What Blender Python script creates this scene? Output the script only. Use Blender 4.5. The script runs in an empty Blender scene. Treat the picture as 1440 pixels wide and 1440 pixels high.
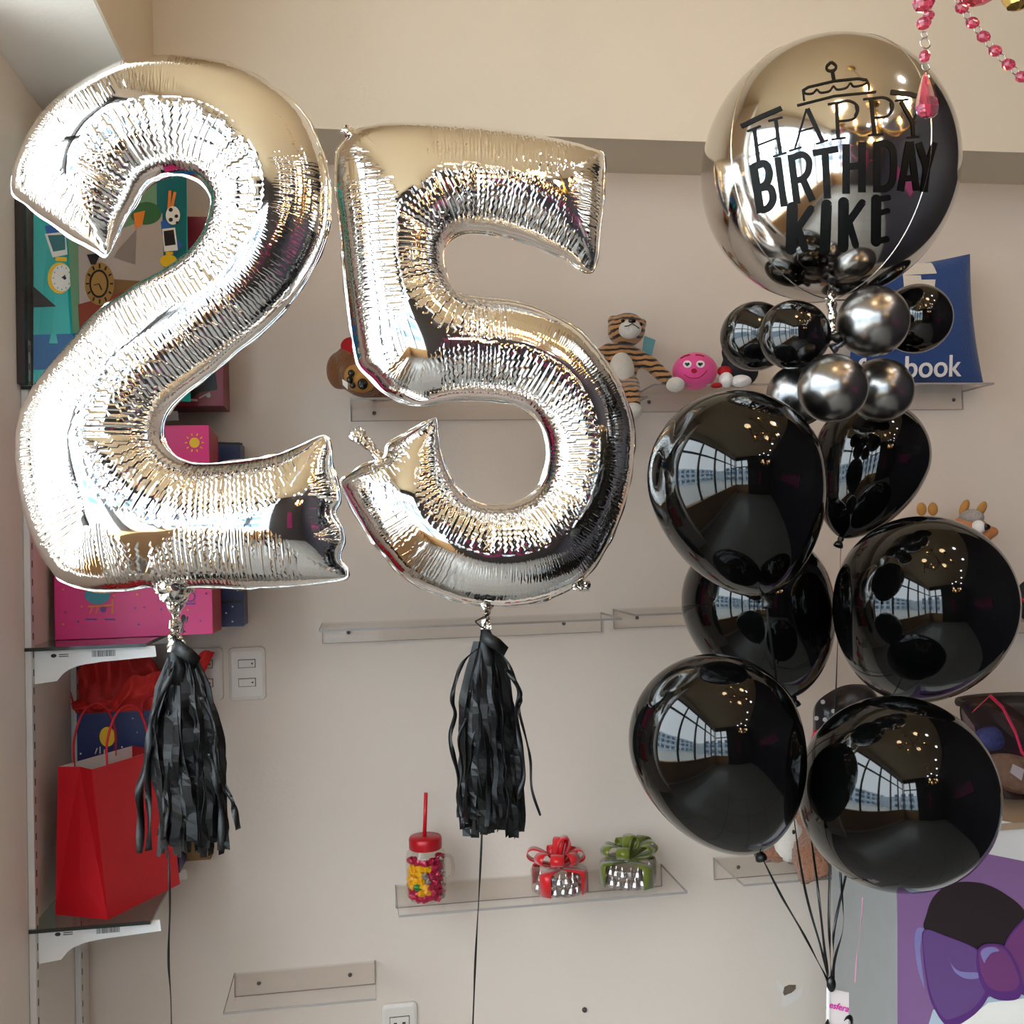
import bpy, bmesh, math, random
import numpy as np
from mathutils import Vector, Matrix, noise
from mathutils.geometry import delaunay_2d_cdt

random.seed(7); RNG = np.random.RandomState(7)
PI = math.pi
SC = bpy.context.scene
COL = SC.collection

# ------------------------------------------------------------------ camera
F = 1430.0                                   # focal length in pixels of the 1440 px frame
_Y = np.array([(500-720)/F, (765-720)/F, 1.0]); _Y /= np.linalg.norm(_Y)
_X = np.array([(9894-720)/F, (508-720)/F, 1.0]); _X -= _X.dot(_Y)*_Y; _X /= np.linalg.norm(_X)
_Z = np.cross(_X, _Y)
R = np.array([_X, _Y, _Z])                   # world = R @ camera(right, down, forward)
CAM = np.array([0, 0, 1.55])
def ray(px, py): return R @ np.array([(px-720)/F, (py-720)/F, 1.0])
def atY(px, py, y): d = ray(px, py); return Vector(CAM + d*(y/d[1]))
def atZ(px, py, z): d = ray(px, py); return Vector(CAM + d*((z-CAM[2])/d[2]))
def atX(px, py, x): d = ray(px, py); return Vector(CAM + d*(x/d[0]))
def atP(px, py, p, n):
    d = ray(px, py); p = np.array(p); n = np.array(n)
    return Vector(CAM + d*((p-CAM).dot(n)/d.dot(n)))
def sz(px, y): return px*y/F*0.99            # pixels to metres at depth y

cd = bpy.data.cameras.new('camera'); cam = bpy.data.objects.new('camera', cd); COL.objects.link(cam)
right, down, fwd = R[:, 0], R[:, 1], R[:, 2]
cam.matrix_world = Matrix(((right[0], -down[0], -fwd[0], CAM[0]), (right[1], -down[1], -fwd[1], CAM[1]),
                           (right[2], -down[2], -fwd[2], CAM[2]), (0, 0, 0, 1)))
cd.sensor_width = 36; cd.sensor_fit = 'HORIZONTAL'; cd.lens = 36*F/1440; cd.clip_start = 0.02; cd.clip_end = 100
SC.camera = cam
SC.view_settings.view_transform = 'Standard'; SC.view_settings.look = 'None'
SC.view_settings.gamma = 1; SC.view_settings.use_curve_mapping = False
SC.view_settings.exposure = 0.84
SC.cycles.transparent_max_bounces = 48

# ------------------------------------------------------------------ materials
def lin(c):
    if isinstance(c, str):
        c = [int(c[i:i+2], 16)/255 for i in (0, 2, 4)]
        c = [v/12.92 if v <= .04045 else ((v+.055)/1.055)**2.4 for v in c]
    return (*c[:3], 1)
def node(nt, t, **kw):
    n = nt.nodes.new(t)
    for k, v in kw.items():
        if k in n.inputs: n.inputs[k].default_value = v
        else: setattr(n, k, v)
    return n
def base(name):
    m = bpy.data.materials.new(name); m.use_nodes = True; nt = m.node_tree
    return m, nt, nt.nodes['Principled BSDF']
def mat(name, color, rough=.5, metal=0, var=.06, vscale=20, bump=0, bscale=60, spec=.5, coat=0, sheen=0, trans=0, ior=1.5):
    """Principled material with a little noise in its colour and relief."""
    m, nt, b = base(name)
    c = lin(color)
    b.inputs['Roughness'].default_value = rough; b.inputs['Metallic'].default_value = metal
    b.inputs['Specular IOR Level'].default_value = spec; b.inputs['IOR'].default_value = ior
    if coat: b.inputs['Coat Weight'].default_value = coat; b.inputs['Coat Roughness'].default_value = .03
    if sheen: b.inputs['Sheen Weight'].default_value = sheen
    if trans: b.inputs['Transmission Weight'].default_value = trans
    tc = node(nt, 'ShaderNodeTexCoord')
    nz = node(nt, 'ShaderNodeTexNoise', Scale=vscale, Detail=3.0)
    nt.links.new(tc.outputs['Object'], nz.inputs['Vector'])
    mp = node(nt, 'ShaderNodeMapRange'); mp.inputs['To Min'].default_value = 1-var; mp.inputs['To Max'].default_value = 1+var
    nt.links.new(nz.outputs['Fac'], mp.inputs['Value'])
    hs = node(nt, 'ShaderNodeHueSaturation'); hs.inputs['Color'].default_value = c
    nt.links.new(mp.outputs['Result'], hs.inputs['Value']); nt.links.new(hs.outputs['Color'], b.inputs['Base Color'])
    if bump:
        n2 = node(nt, 'ShaderNodeTexNoise', Scale=bscale, Detail=4.0); nt.links.new(tc.outputs['Object'], n2.inputs['Vector'])
        bp = node(nt, 'ShaderNodeBump', Strength=bump, Distance=.01)
        nt.links.new(n2.outputs['Fac'], bp.inputs['Height']); nt.links.new(bp.outputs['Normal'], b.inputs['Normal'])
    return m
def clear(name, tint='ffffff', gloss=.12, rough=.03):
    """Thin clear plastic or glass sheet."""
    m = bpy.data.materials.new(name); m.use_nodes = True; nt = m.node_tree; nt.nodes.clear()
    o = node(nt, 'ShaderNodeOutputMaterial'); mx = node(nt, 'ShaderNodeMixShader')
    t = node(nt, 'ShaderNodeBsdfTransparent'); t.inputs['Color'].default_value = lin(tint)
    g = node(nt, 'ShaderNodeBsdfGlossy', Roughness=rough)
    lw = node(nt, 'ShaderNodeFresnel', IOR=1.42)
    mr = node(nt, 'ShaderNodeMath', operation='MULTIPLY'); mr.inputs[1].default_value = gloss*8; mr.use_clamp = True
    ge = node(nt, 'ShaderNodeNewGeometry'); fr = node(nt, 'ShaderNodeMath', operation='SUBTRACT'); fr.inputs[0].default_value = 1
    nt.links.new(ge.outputs['Backfacing'], fr.inputs[1]); m2 = node(nt, 'ShaderNodeMath', operation='MULTIPLY')
    nt.links.new(lw.outputs[0], mr.inputs[0]); nt.links.new(mr.outputs[0], m2.inputs[0]); nt.links.new(fr.outputs[0], m2.inputs[1]); nt.links.new(m2.outputs[0], mx.inputs['Fac'])
    nt.links.new(t.outputs[0], mx.inputs[1]); nt.links.new(g.outputs[0], mx.inputs[2]); nt.links.new(mx.outputs[0], o.inputs[0])
    return m
def glow(name, color, s):
    m = bpy.data.materials.new(name); m.use_nodes = True; nt = m.node_tree; nt.nodes.clear()
    o = node(nt, 'ShaderNodeOutputMaterial'); e = node(nt, 'ShaderNodeEmission', Strength=s); e.inputs['Color'].default_value = lin(color)
    nt.links.new(e.outputs[0], o.inputs[0]); return m
def foil(name, color, rough):
    """Mirror foil; fine puckers run across the seam (attributes: seam = metres along it, pucker = how gathered)."""
    m, nt, b = base(name)
    b.inputs['Base Color'].default_value = lin(color); b.inputs['Metallic'].default_value = 1; b.inputs['Roughness'].default_value = rough
    s = node(nt, 'ShaderNodeAttribute'); s.attribute_name = 'seam'
    p = node(nt, 'ShaderNodeAttribute'); p.attribute_name = 'pucker'
    tc = node(nt, 'ShaderNodeTexCoord')
    nz = node(nt, 'ShaderNodeTexNoise', Scale=10.0, Detail=1.0); nt.links.new(tc.outputs['Object'], nz.inputs['Vector'])
    f1 = node(nt, 'ShaderNodeMath', operation='MULTIPLY_ADD'); nt.links.new(s.outputs['Fac'], f1.inputs[0]); f1.inputs[1].default_value = 2*PI/.0060
    k = node(nt, 'ShaderNodeMath', operation='MULTIPLY'); nt.links.new(nz.outputs['Fac'], k.inputs[0]); k.inputs[1].default_value = 2.2
    nt.links.new(k.outputs[0], f1.inputs[2])
    sn = node(nt, 'ShaderNodeMath', operation='SINE'); nt.links.new(f1.outputs[0], sn.inputs[0])
    f2 = node(nt, 'ShaderNodeMath', operation='MULTIPLY_ADD'); nt.links.new(s.outputs['Fac'], f2.inputs[0]); f2.inputs[1].default_value = 2*PI/.0147
    nt.links.new(k.outputs[0], f2.inputs[2])
    s2 = node(nt, 'ShaderNodeMath', operation='SINE'); nt.links.new(f2.outputs[0], s2.inputs[0])
    ad = node(nt, 'ShaderNodeMath', operation='MULTIPLY_ADD'); nt.links.new(s2.outputs[0], ad.inputs[0]); ad.inputs[1].default_value = .8
    nt.links.new(sn.outputs[0], ad.inputs[2])
    ml = node(nt, 'ShaderNodeMath', operation='MULTIPLY'); nt.links.new(ad.outputs[0], ml.inputs[0]); nt.links.new(p.outputs['Fac'], ml.inputs[1])
    bp = node(nt, 'ShaderNodeBump', Strength=1.0, Distance=.00062)
    nt.links.new(ml.outputs[0], bp.inputs['Height']); nt.links.new(bp.outputs['Normal'], b.inputs['Normal'])
    return m
def crumple(name, color, rough):
    m, nt, b = base(name)
    b.inputs['Base Color'].default_value = lin(color); b.inputs['Metallic'].default_value = 1; b.inputs['Roughness'].default_value = rough
    tc = node(nt, 'ShaderNodeTexCoord'); v = node(nt, 'ShaderNodeTexVoronoi', Scale=90.0); nt.links.new(tc.outputs['Object'], v.inputs['Vector'])
    bp = node(nt, 'ShaderNodeBump', Strength=.8, Distance=.004); nt.links.new(v.outputs['Distance'], bp.inputs['Height'])
    nt.links.new(bp.outputs['Normal'], b.inputs['Normal']); return m
def stripes(name, c1, c2, scale, dist, direction='Z'):
    m, nt, b = base(name); b.inputs['Roughness'].default_value = .9; b.inputs['Sheen Weight'].default_value = .4
    tc = node(nt, 'ShaderNodeTexCoord'); w = node(nt, 'ShaderNodeTexWave', Scale=scale, Distortion=dist, bands_direction=direction); w.inputs['Detail Scale'].default_value = 1.5
    nt.links.new(tc.outputs['Object'], w.inputs['Vector'])
    r = node(nt, 'ShaderNodeValToRGB'); r.color_ramp.elements[0].position = .30; r.color_ramp.elements[1].position = .42
    r.color_ramp.elements[0].color = lin(c1); r.color_ramp.elements[1].color = lin(c2)
    nt.links.new(w.outputs['Fac'], r.inputs['Fac']); nt.links.new(r.outputs['Color'], b.inputs['Base Color']); return m
def tiles(name):
    m, nt, b = base(name); b.inputs['Roughness'].default_value = .25
    tc = node(nt, 'ShaderNodeTexCoord'); t = node(nt, 'ShaderNodeTexBrick', Scale=1.0, offset=0.0)
    t.inputs['Color1'].default_value = lin('8b8883'); t.inputs['Color2'].default_value = lin('837f79'); t.inputs['Mortar'].default_value = lin('5f5b57')
    t.inputs['Mortar Size'].default_value = .006; t.inputs['Brick Width'].default_value = .45; t.inputs['Row Height'].default_value = .45
    nt.links.new(tc.outputs['Object'], t.inputs['Vector']); nt.links.new(t.outputs['Color'], b.inputs['Base Color']); return m

M = dict(
    wall_bright=mat('brightened_wall_paint', 'ece2d8', .75, var=.02, vscale=3, bump=.05, bscale=120), wall=mat('wall_paint', 'd8c9bb', .75, var=.02, vscale=3, bump=.05, bscale=120),
    cream=mat('cream_paint', 'd9ccb8', .75, var=.02, vscale=3, bump=.05, bscale=120),
    ceil=mat('ceiling_paint', 'c6b08f', .8, var=.02, vscale=3), soffit=mat('soffit_paint', 'f6f1ea', .75, var=.02, vscale=3, bump=.05, bscale=120),
    sill=mat('sill_paint', 'c59a68', .6, var=.05), dark=mat('dark_wall', '201b22', .6, var=.1, vscale=4), plum=mat('plum_panel', '7a1446', .6, var=.1), rear=mat('rear_paint', '2b2320', .8, var=.05, vscale=3),
    floor=tiles('floor_tiles'), frame=mat('window_frame_metal', '3a3634', .4, .6),
    glass=clear('window_glass', 'f4fafc', .06), acrylic=clear('clear_acrylic', 'fcfbfa', .07), acryl_edge=mat('acrylic_edge', '9a928c', .2, var=.1),
    shelfglass=clear('tempered_glass', 'c9d2cf', .16), glassedge=mat('glass_edge', '2b3130', .15),
    foil=foil('silver_foil', 'f6f4f1', .045), crumple=crumple('crumpled_foil', 'f2ede4', .12), seam=crumple('seam_foil', 'f2f0ec', .16),
    orb=mat('silver_orb', 'cfcbc6', .085, 1, var=.01), orbseam=mat('orb_seam', 'dcd8d2', .25, 1),
    black=mat('black_latex', '050505', .045, spec=.45, var=.2), blacksmall=mat('black_latex_small', '070606', .07, spec=.6, var=.2), knot=mat('black_knot', '060606', .3),
    chrome=mat('chrome_latex', '8f8c8a', .26, 1, var=.03), chromeknot=mat('chrome_knot', '77747a', .35, 1),
    vinyl=mat('black_vinyl', '040404', .6, spec=.2), tassel=mat('black_tissue', '0a0a0b', .45, var=.35, vscale=35, spec=.35), ribbon=mat('black_ribbon', '090909', .35), pinkrib=mat('pink_ribbon', 'c98aa2', .4),
    white=mat('white_enamel', 'e8e6e3', .4, var=.02), ink=mat('label_ink', '1a1a1a', .6), alu=mat('rail_metal', 'd9d4d0', .4, .2, var=.03),
    plate=mat('ivory_plastic', 'd8cfc6', .35, var=.02), gap=mat('dark_gap', '1c1614', .6), screw=mat('screw_metal', '5d5550', .4, .8),
    red=mat('red_paper', 'c4041a', .45, var=.05, bump=.03, bscale=200), redcord=mat('red_cord', 'c21822', .7, var=.2, vscale=300), inner=mat('white_paper', 'e9dfda', .7),
    tissue=mat('red_tissue', 'd8322c', .7, var=.12, vscale=12), navy=mat('navy_card', '17245c', .4, var=.1), navy2=mat('navy_box_card', '26305e', .4, var=.1), bluel=mat('blue_band', '17629c', .4, var=.08),
    teal=mat('teal_card', '12b0ac', .3, var=.04), tealdk=mat('teal_dark_card', '0d6a70', .35, var=.05), pink=mat('pink_card', 'e0287c', .35, var=.04), pinkside=mat('crimson_card', 'a8102c', .4), maroon=mat('maroon_card', '7a0f2a', .4, var=.15),
    brown=mat('brown_card', '7d5a34', .7), darkbrown=mat('dark_brown', '2e221e', .5, var=.15, vscale=8),
    yellow=mat('yellow_print', 'f0c018', .5), orange=mat('orange_print', 'e8842a', .5), whitep=mat('white_print', 'f0ece4', .5), blackp=mat('black_print', '18161a', .5), tealp=mat('bluegrey_print', '3f8fa0', .5), purplep=mat('purple_print', '6a3c90', .5),
    green=mat('green_print', '6f9a78', .45), grey=mat('grey_print', 'b6a9a0', .5), shade=mat('taupe_print', '8d7f7a', .5), gold=mat('gold_print', 'b08a4c', .4, .3), brick=mat('brick_print', '8e3d2c', .6), skyp=mat('sky_print', '1f5fae', .5), greenp=mat('moss_print', '2f6a3c', .5), redbell=mat('red_bell_metal', 'b01018', .2, .7),
    jar=clear('jar_glass', 'f4f2ee', .14), redlid=mat('red_lid_metal', 'b3141f', .3, .2), straw=mat('red_straw', 'c3101c', .3),
    candyr=mat('pink_wrapper', 'b8204a', .25, .3), candyy=mat('yellow_wrapper', 'f0ae14', .3), candys=mat('silver_wrapper', 'bfb8b6', .25, .8), candyg=mat('green_wrapper', '127a34', .3),
    satinr=mat('red_satin', 'cf0f18', .3, var=.1, sheen=.3), sating=mat('green_satin', '646c0c', .3, var=.1, sheen=.3), box=clear('clear_box', 'f3f0ee', .14),
    tiger=stripes('tiger_fur', '1a1310', 'b9834f', 24, 3.0), tigerh=stripes('tiger_head_fur', '1a1310', 'b9834f', 24, 4.0), cream2=mat('cream_fur', 'd9cfc2', .95, bump=.3, bscale=300, sheen=.4),
    brownfur=mat('brown_fur', '7a4a22', .95, var=.25, vscale=60, bump=.6, bscale=220, sheen=.3), tan=mat('tan_felt', 'b5803f', .9, var=.1), redfelt=mat('red_felt', 'b0101c', .9), curly=mat('curly_fur', '9a6548', .95, var=.35, vscale=160, bump=1, bscale=160, sheen=.3),
    pinkfelt=mat('pink_plush', 'ee4f92', .85, var=.06, bump=.2, bscale=300, sheen=.3), blackfelt=mat('black_felt', '15121a', .8), whitefelt=mat('white_felt', 'e8e2e0', .9), eye=mat('black_bead', '080606', .15), orangefur=mat('orange_fur', 'c07a4a', .9, bump=.4, bscale=200), greyfur=mat('grey_fur', 'a39a94', .9, bump=.4, bscale=200),
    tagp=mat('blue_tag', '6aa6ae', .5), bluefelt=mat('blue_velour', '103a78', .9, var=.1, bump=.25, bscale=250, sheen=.4),
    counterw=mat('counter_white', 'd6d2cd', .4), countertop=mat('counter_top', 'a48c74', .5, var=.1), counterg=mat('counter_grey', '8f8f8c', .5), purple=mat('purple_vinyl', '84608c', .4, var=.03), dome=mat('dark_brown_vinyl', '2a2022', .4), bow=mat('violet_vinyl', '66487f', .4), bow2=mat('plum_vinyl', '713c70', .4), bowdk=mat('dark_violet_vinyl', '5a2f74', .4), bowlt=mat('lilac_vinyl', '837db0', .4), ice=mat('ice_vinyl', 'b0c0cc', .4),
    plastic=clear('poly_bag', 'e0d8de', .7, .12), blackbag=mat('black_bag_plastic', '16141a', .3, bump=.4, bscale=20), bagdots=mat('bag_print', 'c9c4c2', .5), redzip=mat('red_zip', 'c2244a', .4), bluecloth=mat('blue_contents', '4a5690', .6, var=.5, vscale=40, bump=.6), mixed=mat('mixed_contents', 'a4886a', .6, var=.7, vscale=45, bump=.6), basket=mat('dark_basket', '3a302c', .6, var=.4, vscale=50),
    crystal=mat('pink_crystal', 'e25c7c', .04, trans=.85, ior=1.5, var=.02), wire=mat('silver_wire', 'a8a09a', .25, 1), gilt=mat('gilt_metal', 'c9a25a', .25, 1), candle=mat('candle_sleeve', 'e8dcc0', .5), bulb=glow('bulb_glow', 'ffc070', 30),
    tagcard=mat('tag_card', 'dccfcb', .5), pinkink=mat('pink_ink', 'd4209c', .4), plaster=mat('broken_plaster', 'd9cfc6', .9), hole=mat('hole_grey', '6a5c4e', .9, var=.4, vscale=80),
    facade=mat('facade_paint', 'c7d2da', .8, var=.05), facadew=mat('facade_window', '4c6a86', .3), street=mat('street_paving', 'c9c6c0', .9), lamp=glow('downlight_glow', 'f2f4ff', 40), chain=mat('chain_metal', '8a7448', .3, 1),
)

# ------------------------------------------------------------------ mesh builder
class MB:
    def __init__(s): s.v = []; s.f = []; s.smooth = []
    def add(s, vs, fs, smooth=False):
        o = len(s.v); s.v += [Vector(v) for v in vs]; s.f += [tuple(i+o for i in f) for f in fs]; s.smooth += [smooth]*len(fs); return s
    def box(s, lo, hi):
        (a, b, c), (d, e, g) = lo, hi
        return s.add([(a,b,c),(d,b,c),(d,e,c),(a,e,c),(a,b,g),(d,b,g),(d,e,g),(a,e,g)],
                     [(0,3,2,1),(4,5,6,7),(0,1,5,4),(1,2,6,5),(2,3,7,6),(3,0,4,7)])
    def hexa(s, p):   # p: 4 bottom, 4 top
        return s.add(p, [(0,3,2,1),(4,5,6,7),(0,1,5,4),(1,2,6,5),(2,3,7,6),(3,0,4,7)])
    def tube(s, pts, rad, n=10, caps=True, smooth=True, flat=1.0):
        pts = [Vector(p) for p in pts]; N = len(pts)
        if not hasattr(rad, '__len__'): rad = [rad]*N
        up = None; vs = []
        for i, p in enumerate(pts):
            t = (pts[min(i+1, N-1)]-pts[max(i-1, 0)]).normalized()
            if up is None: up = t.orthogonal().normalized()
            up = (up - t*up.dot(t)); up = up.normalized() if up.length > 1e-6 else t.orthogonal().normalized()
            b = t.cross(up)
            for k in range(n):
                a = 2*PI*k/n; vs.append(p+up*(math.cos(a)*rad[i])+b*(math.sin(a)*rad[i]*flat))
        fs = [(i*n+k, i*n+(k+1) % n, (i+1)*n+(k+1) % n, (i+1)*n+k) for i in range(N-1) for k in range(n)]
        s.add(vs, fs, smooth)
        if caps:
            o = len(s.v)-len(vs); s.f += [tuple(o+k for k in reversed(range(n))), tuple(o+(N-1)*n+k for k in range(n))]; s.smooth += [False]*2
        return s
    def lathe(s, prof, center, axis=(0,0,1), n=32, smooth=True, sx=1, sy=1):
        ax = Vector(axis).normalized(); e1 = ax.orthogonal().normalized() if abs(ax.z) < .999 else Vector((1,0,0)); e2 = ax.cross(e1); c = Vector(center)
        vs = [c+ax*z+e1*(r*sx*math.cos(2*PI*k/n))+e2*(r*sy*math.sin(2*PI*k/n)) for r, z in prof for k in range(n)]
        fs = [(i*n+k, i*n+(k+1) % n, (i+1)*n+(k+1) % n, (i+1)*n+k) for i in range(len(prof)-1) for k in range(n)]
        return s.add(vs, fs, smooth)
    def ell(s, c, r, rot=None, nu=24, nv=14, smooth=True):
        c = Vector(c); r = (r, r, r) if not hasattr(r, '__len__') else r; rot = rot or Matrix.Identity(3)
        vs = [c+rot@Vector((0,0,r[2]))]
        for i in range(1, nv):
            t = PI*i/nv
            for k in range(nu):
                a = 2*PI*k/nu; vs.append(c+rot@Vector((r[0]*math.sin(t)*math.cos(a), r[1]*math.sin(t)*math.sin(a), r[2]*math.cos(t))))
        vs.append(c+rot@Vector((0,0,-r[2]))); L = len(vs)-1
        fs = [(0, 1+k, 1+(k+1) % nu) for k in range(nu)]
        for i in range(nv-2):
            a, b = 1+i*nu, 1+(i+1)*nu; fs += [(a+k, b+k, b+(k+1) % nu, a+(k+1) % nu) for k in range(nu)]
        a = 1+(nv-2)*nu; fs += [(L, a+(k+1) % nu, a+k) for k in range(nu)]
        return s.add(vs, fs, smooth)
    def poly(s, pts, thick=None):        # planar polygon, optional thickness vector
        n = len(pts); pts = [Vector(p) for p in pts]
        if thick is None: return s.add(pts, [tuple(range(n))])
        t = Vector(thick)
        return s.add(pts+[p+t for p in pts], [tuple(reversed(range(n))), tuple(range(n, 2*n))]+[(i, (i+1) % n, n+(i+1) % n, n+i) for i in range(n)])
    def strip(s, pts, wid, side):        # ribbon: centre line, width vector(s)
        N = len(pts); vs = []
        for i, p in enumerate(pts):
            w = side[i] if isinstance(side, list) else side; wi = wid[i] if hasattr(wid, '__len__') else wid
            vs += [Vector(p)-w*wi/2, Vector(p)+w*wi/2]
        return s.add(vs, [(2*i, 2*i+1, 2*i+3, 2*i+2) for i in range(N-1)], True)

def obj(name, mb, m, parent=None, bevel=0, solid=0, subsurf=0, loc=None):
    """Link a builder as ONE mesh object; its vertices are given in world coordinates."""
    org = parent_world(parent) if parent is not None else (Vector(loc) if loc is not None else center(mb))
    me = bpy.data.meshes.new(name); me.from_pydata([tuple(v-org) for v in mb.v], [], mb.f); me.update()
    me.polygons.foreach_set('use_smooth', mb.smooth)
    o = bpy.data.objects.new(name, me); COL.objects.link(o)
    for x in (m if isinstance(m, list) else [m]): me.materials.append(M[x])
    if parent is not None: o.parent = parent
    else: o.location = org
    o['_w'] = tuple(org)
    if bevel:
        b = o.modifiers.new('bevel', 'BEVEL'); b.width = bevel; b.segments = 2; b.limit_method = 'ANGLE'
    if solid:
        b = o.modifiers.new('solid', 'SOLIDIFY'); b.thickness = solid; b.offset = 0
    if subsurf:
        b = o.modifiers.new('sub', 'SUBSURF'); b.levels = b.render_levels = subsurf
    return o
def center(mb):
    xs = [v.x for v in mb.v]; ys = [v.y for v in mb.v]; zs = [v.z for v in mb.v]
    return Vector(((min(xs)+max(xs))/2, (min(ys)+max(ys))/2, min(zs)))
def parent_world(p): return Vector(p['_w'])
def thing(name, label, cat, loc, group=None):
    o = bpy.data.objects.new(name, None); COL.objects.link(o); o.location = loc; o['_w'] = tuple(loc); o.empty_display_size = .02
    return tag(o, label, cat, group)
def tag(o, label, cat, group=None):
    o['label'] = label; o['category'] = cat
    if group: o['group'] = group
    return o
def struct(name, mb, m, parent=None, loc=(0,0,0), **k):
    o = obj(name, mb, m, parent, loc=None if parent is not None else loc, **k)
    if parent is None: o['kind'] = 'structure'
    return o
def remesh(o, size, it=4):
    """Fuse a builder's overlapping blobs into one continuous skin."""
    r = o.modifiers.new('r', 'REMESH'); r.mode = 'VOXEL'; r.voxel_size = size; r.use_smooth_shade = True
    s = o.modifiers.new('s', 'SMOOTH'); s.iterations = it; s.factor = .5
    dg = bpy.context.evaluated_depsgraph_get(); dg.update()
    me = bpy.data.meshes.new_from_object(o.evaluated_get(dg)); o.modifiers.clear(); old = o.data; o.data = me
    me.name = old.name
    if not me.materials and old.materials: me.materials.append(old.materials[0])
    return o
def crom(pts, per=8, closed=False):
    P = [np.array(p, float) for p in pts]; n = len(P); out = []
    for i in range(n if closed else n-1):
        g = (lambda j: P[j % n]) if closed else (lambda j: P[min(max(j, 0), n-1)])
        p0, p1, p2, p3 = g(i-1), g(i), g(i+1), g(i+2)
        for k in range(per):
            t = k/per; out.append(.5*((2*p1)+(-p0+p2)*t+(2*p0-5*p1+4*p2-p3)*t*t+(-p0+3*p1-3*p2+p3)*t**3))
    if not closed: out.append(P[-1])
    return out
def circ(c, r, n=24, ry=None): return [(c[0]+r*math.cos(2*PI*k/n), c[1]+(ry or r)*math.sin(2*PI*k/n)) for k in range(n)]
def rotz(a): return Matrix.Rotation(a, 3, 'Z')

# ------------------------------------------------------------------ the room
XL, YB, ZS, YBK, XB, ZC = -.58, 2.30, 2.405, 2.10, -.383, 3.30
XW, YR, XR, XQ = -.90, -2.5, 2.3, .20
struct('wall_back', MB().box((XL, YB, 0), (XR, YB+.12, ZS)), 'wall')
struct('wall_left', MB().box((XW, 1.62, 0), (XL, YB+.12, ZS)), 'wall_bright')  # wall colour lightened here to make up for daylight it lacks
struct('trim_1', MB().box((XB, YBK, ZS), (XR, YB+.12, ZC)), 'cream')            # bulkhead above the back wall
struct('trim_2', MB().box((XW, 1.62, ZS), (XB, YB+.12, ZC)), ['soffit'])         # bulkhead above the left wall; its near-white colour stands in for window light
struct('trim_3', MB().box((XB, 1.62, ZS+.0005), (XB+.004, YBK, ZC)), 'cream')    # its inner face, painted as the bulkhead behind
struct('ceiling', MB().box((XW-.1, YR-.1, ZC), (XR+.1, YB+.12, ZC+.1)), 'ceil')
struct('floor', MB().box((XW-.1, YR-.1, -.1), (XR+.1, YB+.12, 0)), 'floor')
struct('wall_right', MB().box((XR, YR, 0), (XR+.12, YB+.12, ZC)), 'dark')
struct('wall_rear', MB().box((XQ, YR-.12, 0), (XR, YR, ZC)), 'rear')
struct('trim_6', MB().box((.95, YR, .9), (1.25, YR+.05, 2.0)), 'plum'); struct('trim_7', MB().box((XR-.05, -.9, 1.3), (XR, .5, 1.6)), 'plum')
struct('trim_8', MB().box((XW, YR-.1, 0), (XQ, YR+.01, .78)), 'sill')
struct('trim_4', MB().box((XW, YR-.12, 3.0), (XQ, YR, ZC)), 'rear')
# shopfront on the left, behind the camera
ww = MB(); ww.box((XW-.12, YR, 0), (XW, 1.64, .10)); ww.box((XW-.12, YR, 3.0), (XW, 1.64, ZC)); ww.box((XW-.12, 1.58, .1), (XW, 1.64, 3.0))
struct('wall_window', ww, 'soffit'); struct('trim_5', MB().box((XW-.10, YR, .10), (XW+.01, 1.58, .82)), 'sill')
ys = np.linspace(YR, 1.58, 6)
for i in range(5):
    w = MB(); a, b = ys[i], ys[i+1]
    for lo, hi in (((a, .1), (a+.035, 3.0)), ((b-.035, .1), (b, 3.0)), ((a, .1), (b, .14)), ((a, 2.96), (b, 3.0)), ((a, 2.40), (b, 2.45))):
        w.box((XW-.09, lo[0], lo[1]), (XW-.02, hi[0], hi[1]))
    wo = struct('window_%d' % (i+1), w, 'frame')
    struct('pane', MB().box((XW-.06, a+.03, .12), (XW-.054, b-.04, 2.96)), 'glass', wo)
xs = np.linspace(XW, XQ, 3)
for i in range(2):                                     # glazed front at the rear: a fixed window and a door bay
    w = MB(); a, b = xs[i], xs[i+1]
    for lo, hi in (((a, 0), (a+.05, 3.0)), ((b-.05, 0), (b, 3.0)), ((a, 0), (b, .08)), ((a, 2.94), (b, 3.0)), ((a, 2.30), (b, 2.38))):
        w.box((lo[0], YR-.09, lo[1]), (hi[0], YR-.02, hi[1]))
    wo = struct(('window_%d' % (i+6)) if i < 1 else 'door_1', w, 'frame')
    struct('pane', MB().box((a+.04, YR-.06, .06), (b-.04, YR-.054, 2.96)), 'glass', wo)
struct('ground_outside', MB().box((-16, -16, -.3), (XW-.2, 10, -.12)), 'street')
struct('ground_outside_rear', MB().box((XW-.2, -16, -.3), (8, YR-.2, -.12)), 'street')
fc = MB().box((-14.5, -14, -.12), (-14, 9, 4.3)); fo = struct('facade_outside', fc, 'facade'); fw = MB()
for i in range(11):
    for zz in (.4, 1.9, 3.1): fw.box((-14.02, -13+i*2.0, zz), (-13.98, -11.8+i*2.0, zz+.8))
struct('facade_window', fw, 'facadew', fo)
fc = MB().box((-14, -12, -.12), (7, -11.5, 3.4)); fo = struct('facade_outside_rear', fc, 'facade'); fw = MB()
for i in range(7):
    for zz in (.3, 2.0, 3.2): fw.box((-7.6+i*2.1, -11.52, zz), (-6.3+i*2.1, -11.48, zz+.85))
struct('facade_window', fw, 'facadew', fo)
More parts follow.
